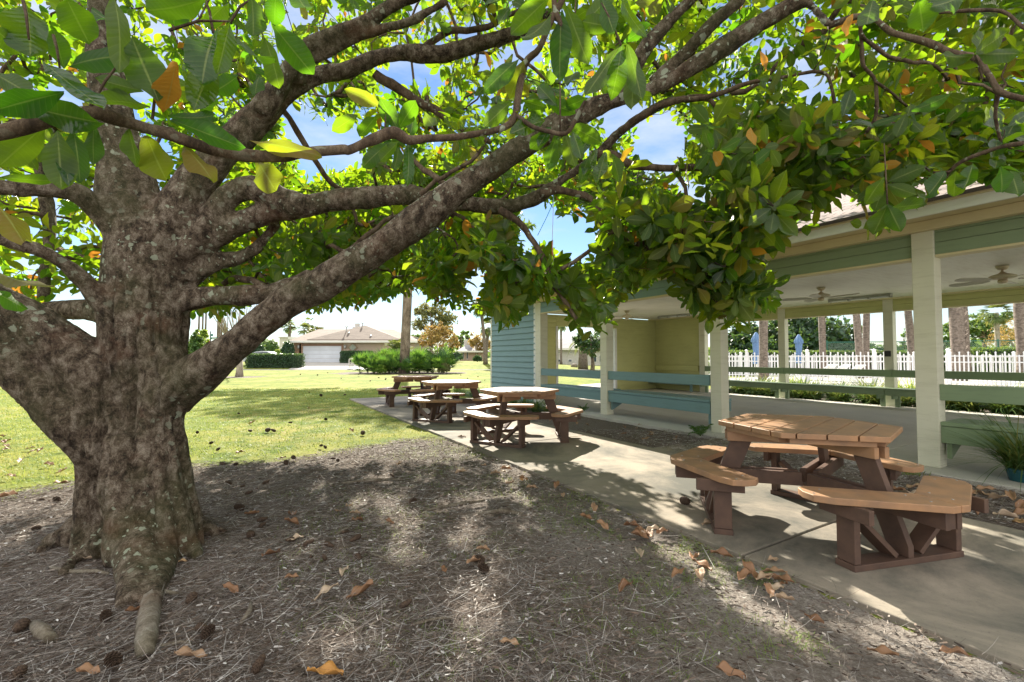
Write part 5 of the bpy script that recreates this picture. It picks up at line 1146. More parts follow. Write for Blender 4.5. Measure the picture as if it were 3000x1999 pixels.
make_tree('broadleaf_tree', 'low distant tree line over the pitched roof behind the fence', gbase(2560, 110), 2, .2, [ell(2560, 1020, 110, 40, 14), ell(2500, 1025, 110, 30, 12), ell(2610, 1025, 110, 30, 12)], 1800, .6, m_foli_dark, m_pine)
for x, Y, r_, lean, lb in [(2236, 21.0, .185, (.25, 0), 'smooth grey palm trunk between the two closed umbrellas'), (2411, 27, .175, (-.08, 0), 'slim pinkish palm trunk left of the chain-link fence'), (2519, 25.5, .175, (-.55, 0), 'curved palm trunk leaning away from its neighbour'),
                           (2537, 26.5, .17, (.35, 0), 'straight palm trunk beside the curved one'), (2672, 27.5, .19, (-.55, 0), 'pinkish palm trunk beside the plaque post'), (2808, 23.0, .29, (-.2, 0), 'thick dark palm trunk with ragged boots right of the widest post'), (2830, 25.0, .2, (-.25, 0), 'red-brown palm trunk tucked behind the thick ragged one'), (2998, 23.5, .25, (-.3, 0), 'palm trunk at the right edge behind the white fence')]:
    fan_palm('cabbage_palm', lb, gbase(x, Y), 7.2, r_, 22, .9, lean)
b = MB()   # ragged leaf boots on the thick trunk
ob = gbase(2808, 23.0); tb_ = [o for o in col.objects if o.get('label', '').startswith('thick dark palm')][0]
random.seed(4)
for k in range(26):
    z = 1.2 + k * .09; a = random.choice([0, .4, -.5, .8]) + random.uniform(-.5, .5); u = Vector((math.cos(a), math.sin(a), 0)); b = MB(); b.bar(u * .26 + Vector((0, 0, z)), u * .42 + Vector((0, 0, z + .16)), .10, .02, side=Vector((-u.y, u.x, 0))); b.build('leaf_boot', m_palmt, tb_)
fan_palm('cabbage_palm', 'small palm with a full crown behind the chain-link fence', gbase(2925, 46), P(2920, 915, 46).z, .20, 34, .85, (-.1, 0), trunkm=m_pale)
fan_palm('fan_palm', 'thin palm seen through the end opening of the pavilion', gbase(1644, 60), 5.6, .14, 24, .8)
feather_palm('date_palm', 'grey-green date palm with a fluted trunk in the end opening', gbase(1708, 44), 2.6, .42, 30, 1.9, drop=.9, leaf=.4)
st = empty('rock', G(1683, 1078, 0) * 1, label='small brown rock on the lawn seen through the pavilion', cat='rock'); b = MB(); b.lathe([(.34, 0), (.36, .2), (.28, .38), (.1, .45)], 9, lobes=lambda t_, z: 1 + .15 * math.sin(3 * t_)); b.build('stone', m_root, st)

# --- fences
def fence(name, label, A, B, h_, bays, cat='fence'):
    A, B = Vector((*A, 0)), Vector((*B, 0)); d = (B - A) / bays; u = d.normalized(); t = empty(name, A, label=label, cat=cat); z0 = -.02
    for i in range(bays):
        b = MB(); p0 = d * i; n = int(d.length / .14)
        for zz in (.30, h_ * .68, h_ * .86): b.bar(p0 + u * .06 + Vector((0, 0, zz)), p0 + d - u * .06 + Vector((0, 0, zz)), .045, .04)
        for k in range(n):
            hh = h_ if k % 2 == 0 else h_ * .90; q = p0 + u * ((k + .5) * d.length / n); w_ = .022; s_ = u * w_
            nv = Vector((-u.y, u.x, 0)) * .009
            pr = [(-1, .03), (1, .03), (1, hh - .08), (1.5, hh - .05), (0, hh), (-1.5, hh - .05), (-1, hh - .08)]
            vs = [q + s_ * x + nv + Vector((0, 0, z)) for x, z in pr] + [q + s_ * x - nv + Vector((0, 0, z)) for x, z in pr]; m = 7
            b.add(vs, [tuple(range(m))[::-1], tuple(range(m, 2 * m))] + [(j, (j + 1) % m, m + (j + 1) % m, m + j) for j in range(m)])
        b.build('picket_panel', m_picket, t)
    for i in range(bays + 1):
        b = MB(); q = d * i; b.obox(q + Vector((0, 0, (h_ + .06) / 2)), u, (-u.y, u.x, 0), (0, 0, 1), .055, .055, (h_ + .06) / 2); b.obox(q + Vector((0, 0, h_ + .075)), u, (-u.y, u.x, 0), (0, 0, 1), .07, .07, .015)
        b.add([q + Vector((sx * .055, sy * .055, h_ + .09)) for sx, sy in ((-1, -1), (1, -1), (1, 1), (-1, 1))] + [q + Vector((0, 0, h_ + .14))], [(0, 1, 4), (1, 2, 4), (2, 3, 4), (3, 0, 4)])
        b.build('post', m_picket, t)
fence('picket_fence', 'white picket fence nearer the pavilion with capped posts', (9.3, 23.6), (23.2, 17.25), 1.42, 6)
fence('picket_fence', 'second white picket fence on the far side of the pool deck', (12.5, 30.0), (30.5, 25.0), 1.36, 8)
cl = empty('chain_link_fence', P(2424, 1045, 31), label='green chain-link fence behind the hedge', cat='fence'); c0 = Vector(cl.location); c0.z = 0; cl.location = c0
d = P(3250, 1045, 29); d.z = 0; d = d - c0; u = d.normalized(); Lc = d.length; ztop = 2.17
b = MB(); b.tube([(0, 0, ztop), d + Vector((0, 0, ztop + .1))], .03, 8); b.tube([(0, 0, 1.62), d + Vector((0, 0, 1.7))], .012, 6); b.build('rail', m_fgreen, cl)
for k in range(int(Lc / 2.6) + 1):
    b = MB(); q = u * (2.6 * k); b.tube([q, q + Vector((0, 0, ztop + .12 + .1 * k * 2.6 / Lc))], .035, 8); b.build('post', m_fgreen, cl)
b = MB(); k = 0; st_ = .13
x = -2.2
while x < Lc:
    for sg in (1, -1):
        x0, x1 = (x, x + ztop) if sg > 0 else (x + ztop, x); za, zb = 0, ztop
        def cl_(xa, za, xb, zb, lim): 
            if xa < 0: za = za + (zb - za) * (0 - xa) / (xb - xa); xa = 0
            return xa, za
        pa, pb = (x0, 0.0), (x1, ztop)
        if min(x0, x1) < 0:
            tt_ = (0 - x0) / (x1 - x0)
            if sg > 0: pa = (0, ztop * tt_)
            else: pb = (0, ztop * tt_)
        if max(pa[0], pb[0]) > Lc: continue
        b.bar(u * pa[0] + Vector((0, 0, pa[1])), u * pb[0] + Vector((0, 0, pb[1])), .008, .008)
    x += st_
b.build('wire_mesh', m_fgreen, cl)
def boxhedge(label, xa, xb, ytop, Y, n):
    p0, p1 = P(xa, 1045, Y), P(xb, 1045, Y); shrub('clipped_hedge', label, (xa + xb) / 2, ytop, 0, Y, 0, m_foli_mid, n, .12, box=((p1.x - p0.x) / 2, .6))
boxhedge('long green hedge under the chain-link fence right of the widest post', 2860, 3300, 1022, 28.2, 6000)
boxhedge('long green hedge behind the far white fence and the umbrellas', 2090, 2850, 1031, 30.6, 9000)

# --- umbrellas and pool loungers
def umbrella():
    t = empty('closed_umbrella'); b = MB(); b.tube([(0, 0, 0), (0, 0, 2.45)], .022, 10); b.build('pole', m_white, t, smooth=True)
    b = MB(); b.lathe([(.15, .85), (.16, 1.05), (.13, 1.3), (.115, 1.42), (.14, 1.6), (.165, 1.95), (.165, 2.02), (.225, 2.04), (.20, 2.2), (.13, 2.40), (.07, 2.52), (.02, 2.57)], 48, lobes=lambda a, z: 1 + (.20 if z < 2.4 else .05) * math.sin(8 * a + z * 2)); b.build('canopy', m_blue, t, smooth=True)
    b = MB(); b.lathe([(.17, 1.39), (.18, 1.42), (.17, 1.45)], 24); b.build('tie_strap', m_blue, t)
    b = MB(); b.lathe([(.28, 0), (.28, .06), (.05, .09)], 20); b.build('base', m_white, t); return t
um = umbrella(); um.location = gbase(2216, 24.6) - Vector((0, 0, .0)); tag(um, 'closed blue umbrella touching the smooth grey palm trunk', 'umbrella', 'closed blue pool umbrellas')
um2 = copy_tree(um); um2.location = gbase(2341, 27.0); tag(um2, 'closed blue umbrella standing clear of the palm trunks', 'umbrella', 'closed blue pool umbrellas')
def lounger():
    t = empty('pool_lounger'); b = MB()
    for y in (-.3, .3): b.tube([(-.9, y, .35), (.35, y, .35), (.95, y, .85)], .025, 8)
    for x in (-.9, .35, .95): b.tube([(x, -.3, .35 if x < .9 else .85), (x, .3, .35 if x < .9 else .85)], .025, 8)
    b.build('frame', m_picket, t)
    b = MB(); b.add([(-.88, -.28, .36), (.35, -.28, .34), (.94, -.28, .85), (.94, .28, .85), (.35, .28, .34), (-.88, .28, .36)], [(0, 1, 4, 5), (1, 2, 3, 4)]); o = b.build('sling', m_white, t); m = o.modifiers.new('thick', 'SOLIDIFY'); m.thickness = .01
    for x in (-.7, .5):
        for y in (-.3, .3): b = MB(); b.tube([(x, y, 0), (x, y, .35)], .022, 8); b.build('leg', m_picket, t)
    return t
lg = lounger()
for i, (x, lb) in enumerate([(2384, 'white pool lounger just behind the picket fence below the umbrella'), (2421, 'white pool lounger at the foot of the slim pinkish palm trunk'), (2462, 'white pool lounger near the capped fence post and curved palm')]):
    o = lg if i == 0 else copy_tree(lg); o.location = gbase(x, 23.2 - i * .5); o.rotation_euler = (0, 0, -1.2); tag(o, lb, 'lounger', 'white pool loungers')

# --- houses
YH = 52.0
hz0 = float(terr(np.array(-20.), np.array(52.5)))
hb = P(861, 1060, YH); HX0 = hb.x; HX1 = P(1215, 1045, YH).x
house = empty('house', (HX0, YH, hz0), label='tan single-storey house with a brown hipped roof and double garage', cat='house'); wz = P(900, 1003, YH).z - hz0; gx0, gx1 = P(882.5, 1040, YH).x - HX0, P(1000, 1040, YH).x - HX0; gzt = P(900, 1013.8, YH).z - hz0
WX = HX1 - HX0
b = MB(); b.box(1.0, gx0 - .22, 0, .25, 0, wz); b.box(gx0 - .22, gx1 + .22, 0, .25, gzt + .25, wz); b.box(gx1 + .22, WX, 0, .25, 0, wz); b.box(0, .25, .25, 11, 0, wz); b.box(WX - .25, WX, .25, 11, 0, wz); b.box(.25, WX - .25, 10.75, 11, 0, wz); b.build('wall', m_stucco, house)
b = MB()
for i in range(5): b.box(-.02, .82, -.05, .248, .03 + i * wz / 5, (i + 1) * wz / 5 - .02)
b.build('quoin', m_stucco_p, house)
b = MB(); b.box(gx0 - .22, gx0, -.05, .2, 0, gzt + .22); b.box(gx1, gx1 + .22, -.05, .2, 0, gzt + .22); b.box(gx0, gx1, -.05, .2, gzt, gzt + .22); b.build('door_frame', M('dark_tan_trim', (.30, .19, .13), rough=.8), house)
b = MB(); 
for i in range(4): b.box(gx0, gx1, .06, .12, i * gzt / 4 + .01, (i + 1) * gzt / 4 - .01)
for i in range(4):
    for j in range(8): b.box(gx0 + .15 + j * (gx1 - gx0) / 8, gx0 + (j + 1) * (gx1 - gx0) / 8 - .1, .05, .07, i * gzt / 4 + .12, (i + 1) * gzt / 4 - .12)
b.build('garage_door', m_garage, house)
b = MB(); b.box(-.55, WX + .5, -.62, -.5, wz - .06, wz + .16); b.build('gutter', m_white, house)
b = MB(); b.tube([(.93, -.10, 0), (.93, -.10, wz - .1)], .05, 8); b.build('downpipe', m_stucco_p, house)
def hip(name, x0, x1, y0, y1, z, ridge, x0r, x1r, yr, mat, par):
    V = [(x0, y0, z), (x1, y0, z), (x1, y1, z), (x0, y1, z), (x0r, yr, ridge), (x1r, yr, ridge)]; s_ = math.hypot(yr - y0, ridge - z)
    uvmesh(name, V, [(0, 1, 5, 4), (2, 3, 4, 5), (1, 2, 5), (3, 0, 4)], [[(x0, 0), (x1, 0), (x1r, s_), (x0r, s_)], [(x1, 0), (x0, 0), (x0r, s_), (x1r, s_)], [(y0, 0), (y1, 0), (yr, s_)], [(y1, 0), (y0, 0), (yr, s_)]], mat, par, .08)
rzg = P(930, 965, YH + 5.5).z - hz0
hip('roof', -.5, WX + .5, -.55, 11.6, wz + .12, rzg, P(933, 965, YH + 5.5).x - HX0, WX - 4, 5.5, m_shingle_h, house)
hx = P(1067, 1000, YH + 4.0).x - HX0; hip('roof', hx - 5.2, hx + 5.6, -.1, 9, wz + .3, P(1067, 954, YH + 4.2).z - hz0, hx - .05, hx + .05, 4.2, m_shingle_h, house)
def ornament(x, y, hw, name='diamond_tile'):
    p = P(x, y, YH - .1) - Vector((HX0, YH, hz0)); b = MB(); b.add([p + Vector((sx, yy, sz)) for yy in (0, .1) for sx, sz in ((-hw, 0), (0, -hw), (hw, 0), (0, hw))], [(0, 1, 2, 3), (7, 6, 5, 4), (0, 4, 5, 1), (1, 5, 6, 2), (2, 6, 7, 3), (3, 7, 4, 0)]); return b, p
b, p = ornament(1033.5, 1018.5, .60); o = b.build('diamond_ornament', M('ornament_tan', (.36, .26, .17)), house)
b, p = ornament(1033.5, 1018.5, .42); b.v = [(v[0], v[1] - .06, v[2]) for v in b.v]; b.build('diamond_tile', M('tile_green', (.22, .30, .24), (.45, .42, .34), scale=6), house)
for x in (874, 1011): p = P(x, 1016, YH - .2) - Vector((HX0, YH, hz0)); b = MB(); b.lathe([(.10, -.22), (.14, -.1), (.14, .12), (.04, .22)], 8, tuple(p)); b.build('wall_lamp', m_metal, house)
for x, y, dy, h_ in [(1015, 985, 2.4, 1.1), (1021, 990, 1.6, .5), (1086, 995, .9, .35), (1062, 962, 4.2, .6)]:
    p = P(x, y, YH + dy) - Vector((HX0, YH, hz0)); b = MB(); b.tube([(p.x, dy, p.z - .6), (p.x, dy, p.z + h_)], .06, 8); b.lathe([(.13, p.z + h_), (.13, p.z + h_ + .12), (.03, p.z + h_ + .16)], 8, (p.x, dy, 0)); b.build('roof_vent', m_metal, house, smooth=False)
p = P(1047, 965, YH + 8) - Vector((HX0, YH, hz0)); b = MB(); b.box(p.x - .5, p.x + .5, 7.6, 8.4, p.z - 1, p.z + .25); b.box(p.x - .25, p.x + .25, 7.8, 8.2, p.z + .25, p.z + .75); b.build('chimney', m_stucco_w, house)
mb_ = empty('mailbox', P(1029, 1080, 44.2) * 1, label='rounded stucco mailbox pillar beside the driveway', cat='mailbox'); mb_.location.z = -.03
b = MB(); w_ = 6.2 * 44.2 / FPX; hh = 33 * 44.2 / FPX; pr = [(-w_, 0), (w_, 0), (w_, hh - w_)] + [(w_ * math.cos(a), hh - w_ + w_ * math.sin(a)) for a in [math.pi * k / 10 for k in range(1, 10)]] + [(-w_, hh - w_)]
n = len(pr); b.add([(x, -.2, z) for x, z in pr] + [(x, .2, z) for x, z in pr], [tuple(range(n)), tuple(range(n, 2 * n))[::-1]] + [(i, n + i, n + (i + 1) % n, (i + 1) % n) for i in range(n)]); b.build('pillar', m_stucco_w, mb_)
b = MB(); b.box(-.07, .07, -.23, -.19, hh - .42, hh - .18); b.build('mail_slot', m_rubber, mb_); b = MB(); b.lathe([(.035, 0), (.035, .03)], 10, (0, 0, 0)); b.v = [(x, -.19 - z, y + hh - .52) for x, y, z in b.v]; b.build('door_knob', m_rubber, mb_)
def simple_house(label, xa, xb, yeave, ybase, ypeak, Y, dep, wallm, roofm, wins=(), chim=None, peakx=None, right_wall=True, name='house'):
    z0 = P(xa, ybase, Y).z; p0 = P(xa, 1045, Y); w_ = (xb - xa) * Y / FPX; t = empty(name, (p0.x, Y, z0), label=label, cat='house'); ze = P(xa, yeave, Y).z - z0; zp = P(xa, ypeak, Y + dep / 2).z - z0
    b = MB(); b.box(0, w_, 0, .2, -.3, ze); b.box(0, .2, .2, dep, -.3, ze); b.box(w_ - .2, w_, .2, dep, -.3, ze); b.build('wall', wallm, t)
    hip('roof', -.5, w_ + .5, -.5, dep + .5, ze, zp, w_ * .35, w_ * .65, dep / 2, roofm, t)
    b = MB(); b.box(-.55, w_ + .55, -.6, -.5, ze - .2, ze + .05); b.build('fascia', m_white, t)
    for x, y0, y1, ww in wins:
        q = P(x, y0, Y); zz = q.z - z0; z2 = P(x, y1, Y).z - z0; xx = q.x - p0.x; hw = ww * Y / FPX / 2; b = MB(); b.box(xx - hw, xx + hw, -.06, .05, zz, z2) if zz < z2 else b.box(xx - hw, xx + hw, -.06, .05, z2, zz); wf = b.build('window', m_white, t); b = MB(); lo, hi = sorted((zz, z2)); b.box(xx - hw * .75, xx + hw * .75, -.09, -.062, lo + .08, hi - .08); b.build('pane', m_glass, wf)
    if chim: q = P(chim[0], chim[1], Y + dep * .4) - Vector((p0.x, Y, z0)); b = MB(); b.box(q.x - .55, q.x + .55, dep * .4 - .4, dep * .4 + .4, ze, q.z); b.build('chimney', m_stucco_w, t); b = MB(); b.box(q.x - .35, q.x + .35, dep * .4 - .25, dep * .4 + .25, q.z + .12, q.z + .35); b.build('chimney_cap', m_rubber, t)
    return t
simple_house('small red brick house with a pale grey roof and white chimney', 1346, 1420, 1029, 1066, 1004, 72, 8, m_brickr, m_shingle_g, [(1357, 1030, 1053, 5), (1369, 1030, 1053, 5)], (1370, 996))
simple_house('dark grey roof corner of a house left of the tan house', 860, 905, 990, 1050, 977, 66, 8, m_stucco_w, M('slate_roof', (.16, .17, .2), rough=.8))
simple_house('pale two-storey house with small windows seen through the pavilion', 1560, 1900, 1022, 1069, 985, 62, 9, m_stucco_w, m_shingle_g, [(1638, 1052, 1062, 9), (1672, 1030, 1035, 9), (1670, 1052, 1062, 12), (1742, 1040, 1062, 12), (1760, 1040, 1062, 10), (1637, 1030, 1035, 9)])
simple_house('grey pitched roof low behind the tall hedge and fence', 2540, 2610, 1032, 1060, 1020, 70, 8, m_stucco_w, m_shingle_g)
b = MB(); q = P(842, 990, 80); t = empty('water_tank', (q.x, 80, 0), label='plain white flat-topped block behind the distant palms', cat='building'); b.box(-1.4, .9, 0, 2, 0, q.z); b.box(-1.6, 1.1, -.2, 2.2, q.z + .01, q.z + .2); b.build('wall', m_stucco_w, t)

# --- the car behind the hedge
q = gbase(780, 48.6); car = empty('parked_car', q, label='silver car parked behind the long clipped hedge, only its roof showing', cat='car')
prof_ = [(-2.25, .35), (-2.3, .75), (-2.1, .95), (-1.5, 1.02), (-.85, 1.38), (-.2, 1.47), (.5, 1.43), (1.25, 1.06), (2.1, .92), (2.3, .65), (2.3, .35)]
b = MB(); n = len(prof_)
rings = []
for y, ins in ((-.88, .0), (-.7, .0), (.7, .0), (.88, .0)):
    rings += [(x * (.98 if abs(y) > .8 else 1), y * (1 if z < 1.0 else .8), z) for x, z in prof_]
b.add(rings, [tuple(range(n)), tuple(range(3 * n, 4 * n))[::-1]] + [(i, i + n, (i + 1) % n + n, (i + 1) % n) for i in range(n)] + [(n + i, 2 * n + i, 2 * n + (i + 1) % n, n + (i + 1) % n) for i in range(n)] + [(2 * n + i, 3 * n + i, 3 * n + (i + 1) % n, 2 * n + (i + 1) % n) for i in range(n)])
b.build('body', m_car, car, smooth=True, bevel=.03)
b = MB(); b.add([(-1.35, -.90 * .88, 1.07), (1.05, -.90 * .88, 1.09), (.42, -.73, 1.38), (-.75, -.73, 1.34)], [(0, 1, 2, 3)]); o = b.build('window', m_glass, car); m = o.modifiers.new('t', 'SOLIDIFY'); m.thickness = .02
for x in (-1.4, 1.4):
    for y in (-.85, .85): b = MB(); b.lathe([(.33, -.1), (.33, .1)], 20); b.v = [(x + vx, y + vz, .33 + vy) for vx, vy, vz in b.v]; wh = b.build('wheel', m_rubber, car); b = MB(); b.lathe([(.2, -.11), (.2, .11)], 16); b.v = [(x + vx, y + vz, .33 + vy) for vx, vy, vz in b.v]; b.build('rim', m_metal, wh)
# --- street sign and stop sign
YS = 43.5; q = P(615.5, 1045, YS); ss = empty('street_sign', (q.x, YS, -.1), label='green street name sign on a dark pole seen between trunk and limb', cat='sign')
zt = P(615, 971, YS).z + .1; b = MB(); b.tube([(0, 0, 0), (0, 0, zt)], .045, 8); b.build('pole', m_rubber, ss)
def sgn(x0, x1, y0, y1, nm):
    a_, c_ = P(x0, y1, YS), P(x1, y0, YS); b = MB(); b.box(a_.x - q.x, c_.x - q.x, -.03, .03, a_.z + .1, c_.z + .1); o = b.build(nm, m_green, ss); b = MB(); random.seed(int(x1)); x = a_.x - q.x + .18; zc = (a_.z + c_.z) / 2 + .1; h = (c_.z - a_.z) * .24
    while x < c_.x - q.x - .15: w__ = random.uniform(.03, .07); b.box(x, x + w__, -.036, -.031, zc - h, zc + h * random.choice([.4, 1])); x += w__ + .025
    b.build('lettering', m_white, o)
sgn(616, 624, 979, 985, 'name_blade'); sgn(616, 646, 988.5, 994.5, 'name_blade')
q = P(615, 1045, YS + .6); sp = empty('stop_sign', (q.x, YS + .6, -.1), label='red stop sign top just below the green street sign', cat='sign'); zc = P(615, 1003, YS + .6).z + .1; b = MB(); b.tube([(0, 0, 0), (0, 0, zc)], .03, 8); b.build('pole', m_metal, sp)
b = MB(); oc = [(.12 * math.cos(R(22.5 + 45 * k)), .12 * math.sin(R(22.5 + 45 * k))) for k in range(8)]; b.add([(x, -.04, zc + z) for x, z in oc] + [(x, -.02, zc + z) for x, z in oc], [tuple(range(8)), tuple(range(8, 16))[::-1]] + [(i, 8 + i, 8 + (i + 1) % 8, (i + 1) % 8) for i in range(8)]); b.build('face', m_red, sp)
# --- far tree line
n = 9000; ang = rng.uniform(-1.25, 1.25, n); dist = rng.uniform(150, 240, n); x = np.sin(ang) * dist; y = np.cos(ang) * dist; top = 2.2 + 4.0 * fbm(ang * 9 + 30, ang * 0 + 3, 1.4, 4, 4)
z = rng.random(n) * top; pos = np.stack([x, y, z], 1)
dt = blades('distant_trees', pos, randdir(n), nrm(randdir(n) + np.array([0, -.6, .3])), rng.uniform(1.5, 3, n), np.full(n, .8), m_foli_mid, None, nt_=3, prof=PR_OV); tag(dt, kind='stuff')
# ============================================================ litter on the ground
def ground_z(x, y): 
    return -.012
# pine straw: thin curved needles and chips lying about
n = 170000
Y_ = .95 + 6.5 * rng.random(n) ** 1.7; X_ = rng.uniform(-1, 1, n) * (1.2 * Y_ + .5)
so, stw = fields(X_, Y_); c = X_ * NN.x + Y_ * NN.y; a = X_ * DN.x + Y_ * DN.y
keep = (so > .55) & (rng.random(n) < np.clip(.12 + stw, 0, 1)) & ~((c > 2.58) & (c < 4.7)) & ~(c > 6.0)
X_, Y_, stw = X_[keep], Y_[keep], stw[keep]; n = len(X_); az = rng.normal(size=n) * 1.1 + .35; chip = (rng.random(n) < .35 + .4 * (1 - stw))
L = np.where(chip, rng.uniform(.012, .035, n), rng.uniform(.06, .17, n)); Wd = np.where(chip, rng.uniform(.0015, .004, n), rng.uniform(.00045, .0009, n)) * (1 + Y_ * .12)
D = np.stack([np.cos(az), np.sin(az), rng.normal(size=n) * .10], 1); N = nrm(np.stack([rng.normal(size=n) * .4, rng.normal(size=n) * .4, np.ones(n)], 1)); B = np.stack([X_, Y_, .0 + rng.random(n) * .016], 1)
# needles bend sideways: rotate the upper-side normal so the curl lies in the plane of the ground
side = rng.random(n) < .6; N = np.where(side[:, None], nrm(np.stack([-np.sin(az), np.cos(az), np.full(n, .35)], 1)), N)
o = blades('pine_straw', B, D, N, L, Wd, m_straw, None, curl=np.where(chip, 0, rng.uniform(-.4, .4, n)), fold=0, nt_=4, prof=([0, .5, 1], [.8, 1, .4]), rnd=np.clip(rng.normal(size=n) * .25 + .30 + .13 * stw, 0, 1)); tag(o, kind='stuff')
# lawn blades: dense close by, thinning with distance
n = 120000
Y_ = 3.6 + 14 * rng.random(n) ** 1.6; X_ = rng.uniform(-1, 1, n) * (1.15 * Y_ + .5); so, stw = fields(X_, Y_); c = X_ * NN.x + Y_ * NN.y; a = X_ * DN.x + Y_ * DN.y
pn = fbm(X_, Y_, 4, 3, 12)
keep = ((so < .25) | ((so < .75) & (rng.random(n) < .35))) & ~((c > 2.55) & (c < 14.2) & (a < 13.7)) & (pn > .28)
X_, Y_ = X_[keep], Y_[keep]; n = len(X_); az = rng.random(n) * 6.28; el = rng.uniform(.5, 1.4, n); D = np.stack([np.cos(az) * np.cos(el), np.sin(az) * np.cos(el), np.sin(el)], 1); N = np.stack([-np.cos(az) * np.sin(el), -np.sin(az) * np.sin(el), np.cos(el)], 1)
L = rng.uniform(.015, .04, n) * (1 + Y_ * .03); o = blades('lawn_grass', np.stack([X_, Y_, np.full(n, -.03)], 1), D, N, L, .0016 * (1 + Y_ * .25) * np.ones(n), m_blade_g, None, curl=.3, fold=0, nt_=3, prof=([0, .5, 1], [1, .9, .1]), rnd=np.clip(fbm(X_, Y_, .5, 3, 3) * 1.1 - .05 + rng.normal(size=n) * .15, 0, 1)); tag(o, kind='stuff')
# sparse grass in the sandy soil beside the path
n = 5200
cc_ = 2.58 - rng.random(n) ** 1.5 * 2.4; aa_ = rng.uniform(-.6, 6.5, n); X_ = cc_ * NN.x + aa_ * DN.x; Y_ = cc_ * NN.y + aa_ * DN.y; q_ = fbm(X_, Y_, 1.7, 3, 21); keep = (Y_ > .9) & (q_ > .52); X_, Y_ = X_[keep], Y_[keep]
X_ = np.repeat(X_, 5) + rng.normal(size=len(X_) * 5) * .015; Y_ = np.repeat(Y_, 5) + rng.normal(size=len(Y_) * 5) * .015; n = len(X_)
cchk = X_ * NN.x + Y_ * NN.y; kk = cchk < 2.6; X_, Y_ = X_[kk], Y_[kk]; n = len(X_)
az = rng.random(n) * 6.28; el = rng.uniform(.35, 1.35, n); D = np.stack([np.cos(az) * np.cos(el), np.sin(az) * np.cos(el), np.sin(el)], 1); N = np.stack([-np.cos(az) * np.sin(el), -np.sin(az) * np.sin(el), np.cos(el)], 1)
o = blades('sparse_grass', np.stack([X_, Y_, np.full(n, -.02)], 1), D, N, rng.uniform(.02, .06, n), np.full(n, .0013), m_blade_g, None, curl=.5, fold=0, nt_=4, prof=([0, .5, 1], [1, .9, .1])); tag(o, kind='stuff')
# pine cones
def cone_proto(closed):
    t = empty('pine_cone'); B, D, N, L, Wd = [], [], [], [], []
    for i in range(72):
        f = i / 71; a = i * 2.4; r = .030 * math.sin(math.pi * (.12 + .8 * f)) ; u = Vector((math.cos(a), math.sin(a), 0)); B.append(u * r * .4 + Vector((0, 0, -.045 + .085 * f))); D.append(u + Vector((0, 0, (.2 if not closed else 1.3) + f * .8))); N.append(Vector((0, 0, 1)) - u * .3); L.append(r * .75 + .010); Wd.append(.0105)
    A = lambda q: np.array([tuple(x) for x in q])
    o = blades('scales', A(B), A(D), A(N), np.array(L), np.array(Wd), m_cone, t, curl=-.2, fold=.2, nt_=4, prof=([0, .6, 1], [.5, 1, .5])); m = o.modifiers.new('t', 'SOLIDIFY'); m.thickness = .0025
    b = MB(); b.lathe([(.006, -.048), (.017, -.03), (.016, .01), (.004, .036)], 10); b.build('core', m_cone, t); return t
cp = [cone_proto(False), cone_proto(True)]; cu = [0, 0]; random.seed(33)
def cone(k, x, y, z, s_, label, group):
    o = cp[k] if not cu[k] else copy_tree(cp[k]); cu[k] = 1; o.location = (x, y, z + .030 * s_); o.rotation_euler = (R(random.uniform(65, 115)), random.uniform(-.3, .3), random.random() * 6.28); o.scale = (s_,) * 3; tag(o, label, 'pine cone', group)
sg = 'dark pine cones scattered in the pine straw'
for x, y in [(735, 1575), (700, 1495), (668, 1420), (780, 1418), (655, 1365), (690, 1365), (840, 1362), (860, 1345), (975, 1348), (990, 1353), (1150, 1398), (1010, 1568), (965, 1605), (910, 1640), (905, 1600), (770, 1530), (850, 1590), (770, 1545), (1050, 1640), (1040, 1588), (1190, 1780), (1400, 1650), (1415, 1675), (590, 1850), (610, 1865), (310, 1815), (60, 1850), (50, 1990), (760, 1960), (560, 1765),
             (118, 1470), (165, 1470), (105, 1555), (240, 1460), (710, 1430), (730, 1450), (950, 1640), (1210, 1475), (330, 1950)]:
    p = G(x, y); cone(random.randint(0, 1), p.x, p.y, .0, random.uniform(.5, .8), 'dark pine cone lying in the pine straw and dirt', sg)
for x, y in [(732, 1265), (785, 1263), (800, 1264), (578, 1270), (940, 1308), (952, 1312), (955, 1230), (1063, 1272), (620, 1300), (640, 1318), (850, 1240), (700, 1213), (940, 1160), (905, 1150), (1010, 1158), (1085, 1117), (1110, 1108), (1130, 1112), (930, 1100), (1000, 1110), (1370, 1110), (1400, 1105), (1330, 1120), (1380, 1128), (1350, 1100), (1420, 1115), (960, 1093), (880, 1098), (1050, 1098), (1180, 1120)]:
    p = G(x, y); cone(random.randint(0, 1), p.x, p.y, -.01, random.uniform(.6, .95) * (1 + p.y * .012), 'small dark pine cone lying out on the lawn', 'dark pine cones on the lawn')
p = G(2008, 1478); cone(0, p.x, p.y, .0, .95, 'open brown pine cone alone on the concrete path beside the nearest table', None)
